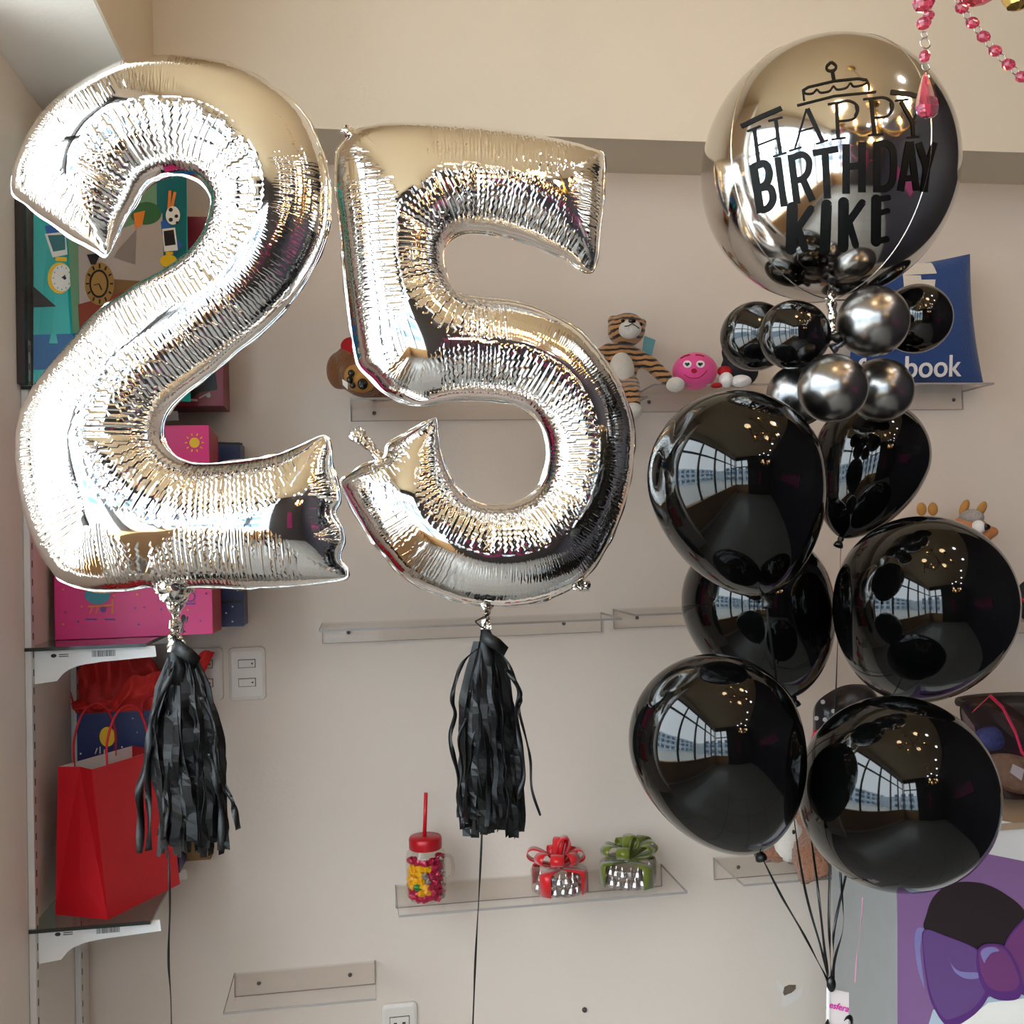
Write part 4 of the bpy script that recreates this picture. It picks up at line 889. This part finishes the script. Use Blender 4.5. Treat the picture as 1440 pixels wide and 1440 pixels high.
def bow_box(label, cx, cy, rpx, hpx, y, m, seed, tails):
    c = atY(cx, cy, y); c.z = ZLo+.0005; r = sz(rpx, y); h = sz(hpx, y); t = thing('gift_box', label, 'box', c)
    obj('tub', MB().lathe([(.001,.0005),(r*.94,.0005),(r,.003),(r,h)], c, n=40), 'box', t)
    obj('lid', MB().lathe([(r*1.03,h-.008),(r*1.03,h+.001),(r*.98,h+.003),(.001,h+.003)], c, n=40), 'box', t)
    col = m; b = MB()
    for th in tails:
        p0 = c+Vector((0,0,h+.005)); d = Vector((math.cos(th), math.sin(th), 0)); s_ = Vector((-d.y, d.x, 0))
        b.strip([p0, p0+d*(r*1.0), p0+d*(r*1.06)-Vector((0,0,.006)), p0+d*(r*1.055)-Vector((0,0,h+.003))], .027, s_)
    obj('ribbon_band', b, col, t, solid=.0008)
    rg = random.Random(seed)
    for i in range(9):
        th = i*2*PI/7+rg.uniform(-.2, .2); el = .35 if i < 7 else 1.2; L = r*(1.05 if i < 7 else .85)*rg.uniform(.85, 1.15)
        d = Vector((math.cos(th)*math.cos(el), math.sin(th)*math.cos(el)*.8, math.sin(el))); o0 = c+Vector((0,0,h+.008)); s_ = d.cross(Vector((0,0,1))); s_ = s_.normalized() if s_.length > .1 else Vector((1,0,0)); u_ = s_.cross(d).normalized()
        if u_.z < 0: u_ = -u_
        lp = [o0, o0+d*L*.5+u_*.016, o0+d*L*.95+u_*.016, o0+d*L*1.08+u_*.002, o0+d*L*.9-u_*.007, o0+d*L*.45-u_*.004, o0]
        q = crom(lp, 5); n = len(q); wd = [.012+.018*math.sin(PI*i_/(n-1)) for i_ in range(n)]
        obj('bow_loop', MB().strip(q, wd, [s_]*n), col, t, solid=.0007)
    rg2 = random.Random(seed+1)
    for i in range(17):
        lv = i//9; th = PI+.15+(i % 9+.5*lv)*(PI-.3)/8; p = c+Vector((math.cos(th)*r*(.80-.06*lv), math.sin(th)*r*(.80-.06*lv), .012+.020*lv))
        o = obj('wrapped_chocolate', MB().lathe([(.001,-.0105),(.009,-.010),(.0105,-.004),(.007,.004),(.003,.009),(.0007,.015)], p, (rg2.uniform(-.15,.15), rg2.uniform(-.15,.15), 1), 10, False), 'candys')
        tag(o, 'silver wrapped drop-shaped chocolate inside the box with the %s bow' % ('red' if m == 'satinr' else 'green'), 'chocolate', 'chocolates in the %s bow box' % ('red' if m == 'satinr' else 'green'))
    return t
bow_box('round clear box tied with a big red satin bow', 787, 1252, 40, 28, 2.185, 'satinr', 4, (-2.25, -.75, .9, 2.3))
gb = bow_box('round clear box tied with a green satin bow', 885, 1246, 41, 28, 2.195, 'sating', 9, (-2.9, -1.15, .4, 2.0))

# ------------------------------------------------------------------ soft toys and pillow on the upper ledges
def Z0(p, z): p.z = z; return p
mk = thing('plush_monkey', 'brown plush monkey with red hat peeking out beside the digit 5', 'soft toy', Z0(atY(515, 555, 2.2), ZT))
y = 2.19
c = atY(514, 525, y)
mb = MB().ell(c, (.058,.05,.052), nu=20, nv=12).ell(atY(478,521,y+.01), (.030,.02,.042), nu=16, nv=10).ell(atY(548,525,y+.01), (.03,.02,.04), nu=16, nv=10).ell(atY(500,504,y), (.045,.04,.03)); 
o = obj('head', mb, 'brownfur', mk); remesh(o, .005)
c2 = MB().ell(atY(536,545,y+.02), (.055,.04,.03)); obj('body', c2, 'brownfur', mk)
obj('face', MB().ell(atY(506,532,y-.035), (.034,.022,.03), Matrix.Rotation(.5,3,'Y')), 'tan', mk)
for p, s in (((494,525),.008),((492,534),.0075),((496,542),.007),((510,540),.012)): obj('eye' if s < .01 else 'nose', MB().ell(atY(*p, y-.057), (s*.9,.004,s), nu=12, nv=8), 'eye', mk)
obj('hat', MB().ell(atY(504,494,y-.01), (.04,.036,.026), Matrix.Rotation(.5,3,'Y')), 'redfelt', mk)
obj('care_tag', MB().poly([atY(*p, y-.045) for p in ((481,533),(489,538),(489,548),(482,541))], (0,-.0006,0)), 'whitep', mk)

tg_ = thing('plush_tiger', 'striped plush tiger sitting at the end of the ledge beside the digit 5', 'soft toy', Z0(atY(880, 548, 2.2), ZT2))
y = 2.20
b = MB().ell(atY(872,515,y), (.040,.035,.055)).tube([atY(876,492,y), atY(915,512,y-.02), atY(940,535,y-.04)], [.020,.018,.016], 12).tube([atY(860,492,y), atY(846,500,y-.01), atY(836,520,y-.03)], [.02,.018,.016], 12)
b.tube([atY(886,540,y-.01), atY(889,556,y-.09), atY(890,578,y-.10)], [.022,.019,.016], 12).tube([atY(868,543,y-.01), atY(864,552,y-.09), atY(862,572,y-.10)], [.022,.019,.016], 12)
o = obj('body', b, 'tiger', tg_); remesh(o, .005)
h = MB().ell(atY(881,464,y-.01), (.043,.040,.038), Matrix.Rotation(-.2,3,'Y')).ell(atY(862,451,y), .013, nu=12, nv=8).ell(atY(902,455,y), .013, nu=12, nv=8); o = obj('head', h, 'tigerh', tg_); remesh(o, .005)
obj('muzzle', MB().ell(atY(886,463,y-.043), (.026,.016,.021), Matrix.Rotation(-.2,3,'Y')), 'cream2', tg_)
obj('nose', MB().ell(atY(889,451,y-.055), (.009,.005,.006), nu=12, nv=8), 'eye', tg_)
obj('mouth', MB().tube([atY(*p, y-.060) for p in ((878,459),(884,458),(889,455),(894,458),(899,462))], .0011, 6), 'eye', tg_)
for p in ((876,451),(901,456)): obj('eye', MB().ell(atY(*p, y-.048), (.0045,.004,.0045), nu=10, nv=8), 'eye', tg_)
obj('belly', MB().ell(atY(874,520,y-.020), (.029,.022,.042)), 'cream2', tg_)
for p, yy in (((950,541), y-.05), ((890,577), y-.105), ((862,572), y-.105)): obj('paw', MB().ell(atY(*p, yy), (.021,.017,.017), nu=16, nv=10), 'cream2', tg_)
obj('hang_tag', MB().poly([atY(*p, y+.02) for p in ((906,472),(922,478),(915,507),(902,500))], (0,.001,0)), 'tagp', tg_)
pb = thing('plush_ball', 'round pink plush face with heart eyes and a smile', 'soft toy', Z0(atY(977, 545, 2.19), ZT2))
y = 2.19; pc = atY(977, 522, y); pr_ = .051
obj('body', MB().ell(pc, (pr_,.046,.042), nu=32, nv=20), 'pinkfelt', pb)
def onball(px, py, off): 
    d = Vector(ray(px, py)).normalized(); o = Vector(CAM); rr3 = Vector((pr_+off, .046+off, .042+off))
    A_ = Vector([d[i]/rr3[i] for i in range(3)]); Bq = Vector([(o-pc)[i]/rr3[i] for i in range(3)]); a = A_.dot(A_); bq = A_.dot(Bq); cq = Bq.dot(Bq)-1; q = max(bq*bq-a*cq, 0); return o+d*((-bq-math.sqrt(q))/a)
def ballp(name, pl, m, off):
    mb = MB(); mb.poly([onball(x, y_, off) for x, y_ in pl]); return obj(name, mb, m, pb)
for ex in (966.5, 985): 
    e = ballp('eye', circ((ex, 512), 6.0, 20, 5.2), 'whitefelt', .001)
    hp = [(ex-.2+3.6*(16*math.sin(t)**3)/16, 512.2-3.2*(13*math.cos(t)-5*math.cos(2*t)-2*math.cos(3*t)-math.cos(4*t))/16) for t in np.linspace(0, 6.1, 22)]
    m_ = MB(); m_.poly([onball(x, y_, .002) for x, y_ in hp]); obj('pupil', m_, 'eye', e)
ballp('nose', circ((976, 521.5), 4, 16, 3.4), 'redfelt', .0025)
obj('smile', MB().tube([onball(x, y_, .001) for x, y_ in [tuple(q) for q in crom([(962,526),(968,530.5),(976,532),(984,530.5),(992,524),(994,521)], 4)]], .0008, 6), 'redfelt', pb)
for pl in ([(957,504),(963,500.5),(970,499)], [(978,499),(984,499),(990,501)]): obj('eyebrow', MB().tube([onball(x, y_, .0015) for x, y_ in pl], .0014, 6), 'redfelt', pb)
bt_ = thing('plush_toy', 'black plush toy in red with white feet, half hidden behind black balloons', 'soft toy', Z0(atY(1035, 545, 2.2), ZT2))
y = 2.2
o = obj('body', MB().ell(atY(1040,520,y), (.045,.03,.042)).ell(atY(1030,495,y), (.025,.025,.03)), 'blackfelt', bt_); remesh(o, .005)
obj('shirt', MB().ell(atY(1019,522,y-.025), (.017,.012,.012)), 'redfelt', bt_)
obj('foot', MB().ell(atY(1021,534,y-.04), (.015,.02,.017)), 'whitefelt', bt_); obj('foot', MB().ell(atY(1042,536,y-.045), (.024,.018,.014)), 'whitefelt', bt_)
obj('red_base', MB().ell(atY(1008,542,y-.03), (.014,.015,.006)), 'redfelt', bt_)

pw = thing('pillow', 'square blue velour pillow with white stitched lettering, propped on the ledge', 'pillow', Z0(atY(1320, 545, 2.24), ZT2))
c4 = [(1190,548),(1383,541),(1364,357),(1196,378)]; yy = 2.235
mb = MB(); N = 22; vs = []
for side_ in (-1, 1):
    for i in range(N+1):
        for j in range(N+1):
            u, v = i/N, j/N
            bx_ = [(c4[0][k]*(1-u)+c4[1][k]*u)*(1-v)+(c4[3][k]*(1-u)+c4[2][k]*u)*v for k in (0, 1)]
            pin = 7*(math.sin(PI*u)**.7)*(1 if v in (0, 1) else 0)
            th = .033*(max(0, (u*(1-u)*4))**.42)*(max(0, (v*(1-v)*4))**.42)
            p = atY(bx_[0]-5*math.sin(PI*v)*(2*u-1), bx_[1]+5*math.sin(PI*u)*(2*v-1), yy); p.y += side_*th; vs.append(p)
K2 = (N+1)**2
for s_ in (0, 1):
    fs = [(s_*K2+i*(N+1)+j, s_*K2+(i+1)*(N+1)+j, s_*K2+(i+1)*(N+1)+j+1, s_*K2+i*(N+1)+j+1) for i in range(N) for j in range(N)]
    if s_: fs = [tuple(reversed(f)) for f in fs]
    mb.add(vs if s_ == 0 else [], [], True); mb.f += fs; mb.smooth += [True]*len(fs)
dz = ZT2-min(v.z for v in mb.v)
obj('cushion', mb, 'bluefelt', pw)
yl = yy-.0335
tx = text('lettering', 'facebook', 'whitefelt', pw, atY(1284, 530, yl), (1, 0, .035), (-.02, 0, 1), sz(47, yl), .0012, 0, .0006)
def swell(px, py):
    u = min(max((px-1190)/186, .01), .99); v = min(max((545-py)/176, .01), .99)
    return .033*(u*(1-u)*4)**.42*(v*(1-v)*4)**.42
for v in tx.data.vertices:                        # follow the pillow's swell
    q = projpx(v.co+parent_world(pw)); v.co.y = yy-swell(q[0], q[1])-.0012+(v.co.y+parent_world(pw).y-yl)-parent_world(pw).y
sy = MB()
for quad in ([(1262,374),(1306,371),(1310,388),(1262,391)], [(1262,391),(1287,391),(1287,398),(1262,398)], [(1262,398),(1307,397),(1303,417),(1262,418)], [(1262,418),(1287,418),(1290,470),(1262,470)]):
    n_ = 6; sy.add([atY(*[quad[0][k]*(1-a/n_)*(1-b/n_)+quad[1][k]*(a/n_)*(1-b/n_)+quad[2][k]*(a/n_)*(b/n_)+quad[3][k]*(1-a/n_)*(b/n_) for k in (0, 1)], yy) for a in range(n_+1) for b in range(n_+1)],
        [(a*(n_+1)+b, (a+1)*(n_+1)+b, (a+1)*(n_+1)+b+1, a*(n_+1)+b+1) for a in range(n_) for b in range(n_)])
for v in sy.v: q = projpx(v); v.y = yy-swell(q[0], q[1])-.0015
obj('symbol_print', sy, 'cream2', pw)

# ------------------------------------------------------------------ lower right: bear, fox, counter and bags
br = thing('plush_bear', 'curly brown teddy bear with a cream belly, sitting behind the black balloons', 'soft toy', Z0(atY(1135, 1215, 2.17), ZLo2))
y = 2.17
o = obj('body', MB().ell(atY(1128,1170,y), (.075,.05,.075)).ell(atY(1140,1085,y), (.06,.05,.055)).ell(atY(1090,1200,y-.02), (.05,.03,.018)).tube([atY(1140,1180,y-.03), atY(1140,1205,y-.09), atY(1153,1235,y-.11)], [.038,.040,.042], 14).tube([atY(1145,1130,y-.04), atY(1138,1165,y-.06)], [.034,.03], 12), 'curly', br); remesh(o, .006)
for v in o.data.vertices: v.co += v.normal*(.004*noise.noise(v.co*190))
obj('belly', MB().ell(atY(1110,1180,y-.042), (.036,.022,.050)), 'cream2', br)
obj('button', MB().ell(atY(1116,1170,y-.075), (.0035,.003,.005), nu=10, nv=8), 'eye', br)
_, ZFx = ledge('acrylic ledge behind the right black balloons under the plush animal', 1270, 1640, 868, screws=(.9,))
fx_ = thing('plush_fox', 'orange and grey plush animal with tan ears behind the right black balloon', 'soft toy', Z0(atY(1365, 860, 2.2), ZFx))
y = 2.2
o = obj('head', MB().ell(atY(1362,752,y), (.052,.045,.045)).ell(Z0(atY(1355,800,y+.02), ZFx+.088), (.055,.055,.088)).ell(atY(1392,748,y-.03), (.02,.02,.014)), 'orangefur', fx_); remesh(o, .006)
obj('forehead', MB().ell(atY(1366,728,y-.012), (.027,.03,.020)), 'greyfur', fx_); obj('muzzle', MB().ell(atY(1376,741,y-.04), (.015,.016,.016)), 'whitefelt', fx_)
for p, a in (((1356,714),.5), ((1380,716),.6)): obj('ear', MB().ell(atY(*p, y), (.010,.008,.021), Matrix.Rotation(a,3,'Y')), 'tan', fx_)
obj('nose', MB().ell(atY(1386.5,741,y-.05), (.0105,.008,.008), nu=14, nv=10), 'eye', fx_)
b2 = thing('plush_toy', 'tan plush toy showing only two small ears above the right black balloon', 'soft toy', Z0(atY(1300, 868, 2.23), ZFx))
o = obj('body', MB().ell(atY(1304,752,2.23), (.036,.03,.047)).ell(Z0(atY(1298,830,2.23), ZFx+.072), (.038,.034,.072)), 'tan', b2); remesh(o, .006)
for p in ((1296,716),(1312,716)): obj('ear', MB().ell(atY(*p, 2.23), (.012,.008,.016)), 'tan', b2)
bk = thing('pouch', 'black and red pouch at the right edge beside the black balloon', 'bag', atY(1450, 868, 2.15))
obj('body', MB().ell(atY(1452,845,2.15), (.042,.03,.05)), 'blackfelt', bk); obj('trim', MB().tube([atY(1430,838,2.12), atY(1440,845,2.115), atY(1470,848,2.12)], .004, 8), 'redfelt', bk)

YC = 1.76; X0 = atY(1262, 1300, YC).x; X1 = 1.75; ZCt = atY(1420, 1157, YC).z
ct = thing('counter', 'white counter with purple bow graphic on its front, lower right', 'counter', ((X0+X1)/2, 1.88, 0))
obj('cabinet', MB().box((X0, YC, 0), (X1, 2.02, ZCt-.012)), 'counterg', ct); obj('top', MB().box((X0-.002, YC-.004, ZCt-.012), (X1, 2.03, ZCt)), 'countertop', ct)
def cdecal(name, polys, m, k): return decal(name, polys, m, ct, YC-.0006-.0006*k, .0005)
cdecal('white_band', [[(1262,1125),(1440,1160),(1640,1200),(1640,1252),(1440,1211),(1385,1200),(1262,1178)]], 'counterw', 0)
cdecal('purple_panel', [[(1262,1178),(1385,1200),(1440,1211),(1640,1252),(1640,1700),(1262,1700)]], 'purple', 1)
cdecal('cup_graphic', [[tuple(q) for q in crom([(1301,1308),(1303,1285),(1312,1262),(1330,1246),(1352,1240),(1385,1243),(1415,1258),(1440,1280),(1470,1330),(1440,1360),(1380,1345),(1340,1325)], 5, True)]], 'dome', 2)
cdecal('bow_highlight', [[tuple(q) for q in crom([(1286,1325),(1289,1307),(1297,1305),(1300,1312),(1294,1330),(1296,1358),(1300,1390),(1290,1360)], 5, True)]], 'bowlt', 3)
cdecal('pale_base', [[(1306,1440),(1312,1420),(1400,1400),(1440,1398),(1640,1420),(1640,1700),(1300,1700)]], 'ice', 3); cdecal('white_base', [[(1352,1440),(1390,1410),(1440,1404),(1640,1430),(1640,1700),(1340,1700)]], 'whitep', 4)
cdecal('bow_edge', [[tuple(q) for q in crom([(1299,1308),(1330,1316),(1373,1334),(1385,1352),(1392,1392),(1375,1422),(1345,1442),(1328,1440),(1310,1410),(1302,1375),(1298,1340)], 5, True)], [tuple(q) for q in crom([(1412,1332),(1440,1292),(1480,1270),(1500,1330),(1480,1400),(1440,1400),(1425,1378)], 5, True)]], 'bowdk', 5)
cdecal('bow_wing', [[tuple(q) for q in crom([(1300,1309),(1330,1317),(1370,1334),(1376,1352),(1380,1376),(1386,1392),(1368,1418),(1340,1432),(1326,1430),(1310,1400),(1301,1350)], 5, True)]], 'bow', 6)
cdecal('bow_wing_right', [[tuple(q) for q in crom([(1414,1332),(1440,1296),(1478,1276),(1495,1330),(1476,1390),(1440,1385),(1428,1362)], 5, True)]], 'bow2', 6)
cdecal('bow_fold', [[tuple(q) for q in crom([(1334,1346),(1338,1356),(1350,1366),(1376,1368),(1376,1375),(1358,1376),(1342,1366)], 4, True)]], 'bowlt', 7)
cdecal('bow_knot_edge', [[tuple(q) for q in crom([(1373,1345),(1380,1330),(1398,1327),(1414,1332),(1428,1352),(1438,1380),(1434,1402),(1418,1407),(1398,1404),(1384,1392),(1376,1372)], 5, True)]], 'bowdk', 8)
cdecal('bow_knot', [[tuple(q) for q in crom([(1376,1345),(1382,1333),(1398,1330),(1413,1336),(1425,1354),(1433,1378),(1428,1391),(1410,1394),(1394,1390),(1382,1374)], 5, True)]], 'bow2', 9)
cdecal('bow_knot_shine', [[tuple(q) for q in crom([(1379,1340),(1386,1333),(1398,1332),(1405,1337),(1394,1340),(1386,1350),(1384,1354)], 4, True)]], 'bowlt', 10)

def lump(pts, y, thick, m, name, parent, seed, wob=.012, N=16, solid=0):
    """Soft bag: pixel outline swollen at depth y."""
    loop = crom(pts, 6, True); n = len(loop); cx, cy = np.mean([p[0] for p in loop]), np.mean([p[1] for p in loop]); vs = []; fs = []
    for s_ in (-1, 1):
        for r_ in range(N+1):
            f = r_/N
            for q in loop:
                p = atY(cx+(q[0]-cx)*f, cy+(q[1]-cy)*f, y); p.y += s_*thick*math.sqrt(max(0, 1-f*f)); p += noise.noise_vector(p*14+Vector((seed,0,0)))*wob*(1-f*f*.6); vs.append(p)
    k = (N+1)*n
    for s_ in (0, 1):
        for r_ in range(N):
            for i in range(n):
                a = s_*k+r_*n+i; b_ = s_*k+r_*n+(i+1) % n; f = (a, b_, b_+n, a+n); fs.append(f if s_ else tuple(reversed(f)))
    return obj(name, MB().add(vs, fs, True), m, parent)
ZK = ZCt
db = thing('plastic_bag', 'black dotted plastic bag behind the two lower black balloons', 'bag', Z0(atY(1180, 1160, 1.95), ZK-.03))
lump([(1150,1090),(1146,1020),(1148,990),(1166,972),(1200,962),(1230,975),(1240,1040),(1235,1120),(1190,1140)], 1.90, .05, 'blackbag', 'body', db, 3)
decal('dot_print', [circ(p, 3.2, 10) for p in ((1157,987),(1160,1012),(1148,1010),(1172,1000))], 'bagdots', db, 1.835)
obj('red_strip', MB().tube([atY(1142,1060,1.9), atY(1144,1040,1.89), atY(1148,1028,1.88)], .005, 8), 'redzip', db)
bs = thing('basket', 'dark wicker basket rim behind the clear bag on the counter', 'basket', Z0(atY(1420, 1090, 1.97), ZK))
bc = atY(1425, 985, 1.93); obj('rim', MB().lathe([(.115,-.006),(.123,-.006),(.125,0),(.123,.006),(.115,.006),(.113,0),(.115,-.006)], bc, n=40, sy=.55), 'basket', bs)
obj('bowl', MB().lathe([(.06,-(bc.z-ZK)+.002),(.085,-.05),(.118,-.004)], bc, n=40, sy=.55), 'basket', bs); obj('lining', MB().lathe([(.001,-.02),(.08,-.018),(.115,-.001)], bc, n=40, sy=.55), 'blackbag', bs)
zb = thing('zip_bag', 'clear zip bag with red closure lying on the counter at right', 'bag', Z0(atY(1405, 1130, 1.85), ZK))
lump([(1352,1000),(1362,985),(1392,978),(1420,992),(1455,1020),(1500,1050),(1500,1110),(1440,1125),(1400,1105),(1370,1060)], 1.83, .035, 'plastic', 'film', zb, 9)
obj('zip_strip', MB().strip([atY(*p, 1.79) for p in ((1368,1001),(1392,978),(1410,995),(1428,1030),(1437,1058),(1455,1075))], .008, Vector((.5,0,.6))), 'redzip', zb, solid=.001)
lump([(1374,1030),(1400,1022),(1412,1045),(1400,1056),(1378,1054)], 1.84, .02, 'bluecloth', 'blue_contents', zb, 5, .004)
lump([(1380,1068),(1420,1060),(1470,1080),(1475,1112),(1430,1116),(1395,1098)], 1.84, .022, 'mixed', 'mixed_contents', zb, 6, .004)
obj('white_card', MB().poly([atY(*p, 1.81) for p in ((1424,1074),(1440,1082),(1436,1098),(1420,1086))], (0,-.001,0)), 'whitep', zb)

# ------------------------------------------------------------------ chandeliers with pink crystals
def bead(c, r, flat=.72, axis=(0,0,1)):
    mb = MB(); a = Vector(axis).normalized(); mb.lathe([(r*.25,-r*flat),(r*.75,-r*flat*.72),(r,-r*.12),(r,r*.12),(r*.75,r*flat*.72),(r*.25,r*flat)], c, a, 9, False)
    mb.f += [tuple(reversed(range(9))), tuple(range(45, 54))]; mb.smooth += [False]*2; return mb
def ring(c, r, n_, tilt):
    t = Vector(n_).normalized(); e1 = t.orthogonal().normalized(); e2 = t.cross(e1); pts = [Vector(c)+e1*r*math.cos(a)+e2*r*math.sin(a)*1.3 for a in np.linspace(0, 2*PI, 15)]
    return MB().tube(pts, .0007, 5, caps=False)
def chandelier(label, ctr, zarm, rad, phase, full):
    ct_ = Vector((ctr[0], ctr[1], zarm)); root = thing('chandelier', label, 'chandelier', (ctr[0], ctr[1], zarm-.1))
    obj('stem', MB().lathe([(.001,-.08),(.02,-.06),(.03,-.03),(.018,0),(.012,.08),(.022,.12),(.012,.16),(.016,.3),(.006,.34)], ct_, n=20), 'gilt', root)
    obj('chain', MB().tube([ct_+Vector((0,0,.33)), (ctr[0], ctr[1], ZC-.03)], .006, 8), 'chain', root)
    obj('ceiling_rose', MB().lathe([(.06,0),(.055,-.02),(.015,-.035)], (ctr[0], ctr[1], ZC-.001), n=24), 'gilt', root)
    for i in range(6):
        a = phase+i*PI/3; d = Vector((math.cos(a), math.sin(a), 0))
        obj('arm', MB().tube(crom([ct_+d*.015, ct_+d*rad*.35+Vector((0,0,-.05)), ct_+d*rad*.75+Vector((0,0,-.045)), ct_+d*rad], 6), .006, 10), 'gilt', root)
        e = ct_+d*rad
        obj('drip_cup', MB().lathe([(.004,-.01),(.024,0),(.028,.008),(.024,.008),(.006,.004)], e, n=18), 'gilt', root)
        obj('candle_sleeve', MB().lathe([(.010,.004),(.010,.075),(.001,.075)], e, n=14), 'candle', root)
        obj('bulb', MB().lathe([(.006,.075),(.014,.092),(.012,.11),(.002,.135)], e, n=14), 'bulb', root)
        if full and i % 2 == 0:
            l = bpy.data.lights.new('bulb_light', 'POINT'); l.energy = BULB; l.color = (1, .72, .42); l.shadow_soft_size = .05
            lo = bpy.data.objects.new('bulb_light', l); COL.objects.link(lo); lo.location = e+Vector((0,0,.16))
    return root, ct_
BULB = 1.1
tip = atY(1300, -205, .95); RAD = .27
ctr = (tip.x+RAD*.98, tip.y-RAD*.2)
ch, cc = chandelier('chandelier hung with pink crystal strands and a teardrop, top right corner', ctr, tip.z, RAD, math.atan2(tip.y-ctr[1], tip.x-ctr[0]), True)
yq = .95
strand = [((1299,-175),12,.8),((1300,-148),12,.8),((1299,-120),12,.8),((1300,-92),12,.8),((1299,-65),12,.8),((1300,-32),15,.8),((1299,4),17,.75),((1299,33),11.5,.8),((1306,22),9,.8),((1300.5,79),8.5,1.1)]
for p, r, fl in strand: obj('crystal_bead', bead(atY(*p, yq), sz(r, yq), fl), 'crystal', ch)
for p, r in (((1301,61),6.5),((1300,49),4),((1302,94),5),((1303,18),4)): obj('wire_link', ring(atY(*p, yq), sz(r, yq), (.3,1,.1), 0), 'wire', ch)
dp = atY(1303, 134, yq); hh = sz(36, yq)
mb = MB().lathe([(.0005,hh),(sz(5,yq),hh*.86),(sz(11,yq),hh*.42),(sz(17,yq),-hh*.15),(sz(19.5,yq),-hh*.5),(sz(17,yq),-hh*.80),(sz(10,yq),-hh*.97),(.0005,-hh)], dp, n=12, smooth=False, sy=.55)
obj('teardrop', mb, 'crystal', ch)
sw = [(1302,-190),(1306,-160),(1311,-130),(1317,-100),(1323,-70),(1331,-40),(1344,-8),(1352.5,11),(1367.5,32),(1383,51.5),(1399.5,71.5),(1418,90.5),(1437,108),(1458,122),(1482,132),(1508,136),(1535,132),(1560,118),(1582,98),(1600,70),(1614,40),(1626,8)]
for i, p in enumerate(sw):
    q = sw[min(i+1, len(sw)-1)]; p_ = sw[max(i-1, 0)]; d = atY(*q, yq)-atY(*p_, yq); ax = Vector((.35,-.2,.9))
    obj('crystal_bead', bead(atY(*p, yq), sz(10.8, yq), .74, ax), 'crystal', ch)
    if i < len(sw)-1: m_ = ((p[0]+q[0])/2, (p[1]+q[1])/2); obj('wire_link', ring(atY(*m_, yq), sz(5, yq), (.2,1,.2), 0), 'wire', ch)
obj('crystal_bead', bead(atY(1376,-8,yq), sz(30,yq), .4), 'crystal', ch)
gc = atY(1432, -2, yq+.02); obj('crystal_cup', MB().lathe([(.002,-.012),(.012,-.008),(.018,.004),(.014,.012)], gc, n=9, smooth=False), 'gilt', ch)
obj('bulb', MB().ell(atY(1446,6,yq+.03), .0055, nu=10, nv=8), 'bulb', ch)
chandelier('second chandelier farther back in the shop', (1.35, -1.3), 2.25, .25, .3, True)
# small ceiling downlights over the dark side of the shop
for i, (x, y) in enumerate(((1.9,-.6),(2.0,-1.4),(1.6,-2.0),(2.1,-2.3),(2.0,.3),(1.3,-2.3),(1.7,.9))):
    o = obj('ceiling_downlight', MB().lathe([(.05,-.001),(.05,-.012),(.04,-.014),(.001,-.012)], (x, y, ZC), n=20), 'lamp'); tag(o, 'small round white ceiling downlight over the dark side', 'downlight', 'downlights over the dark side')
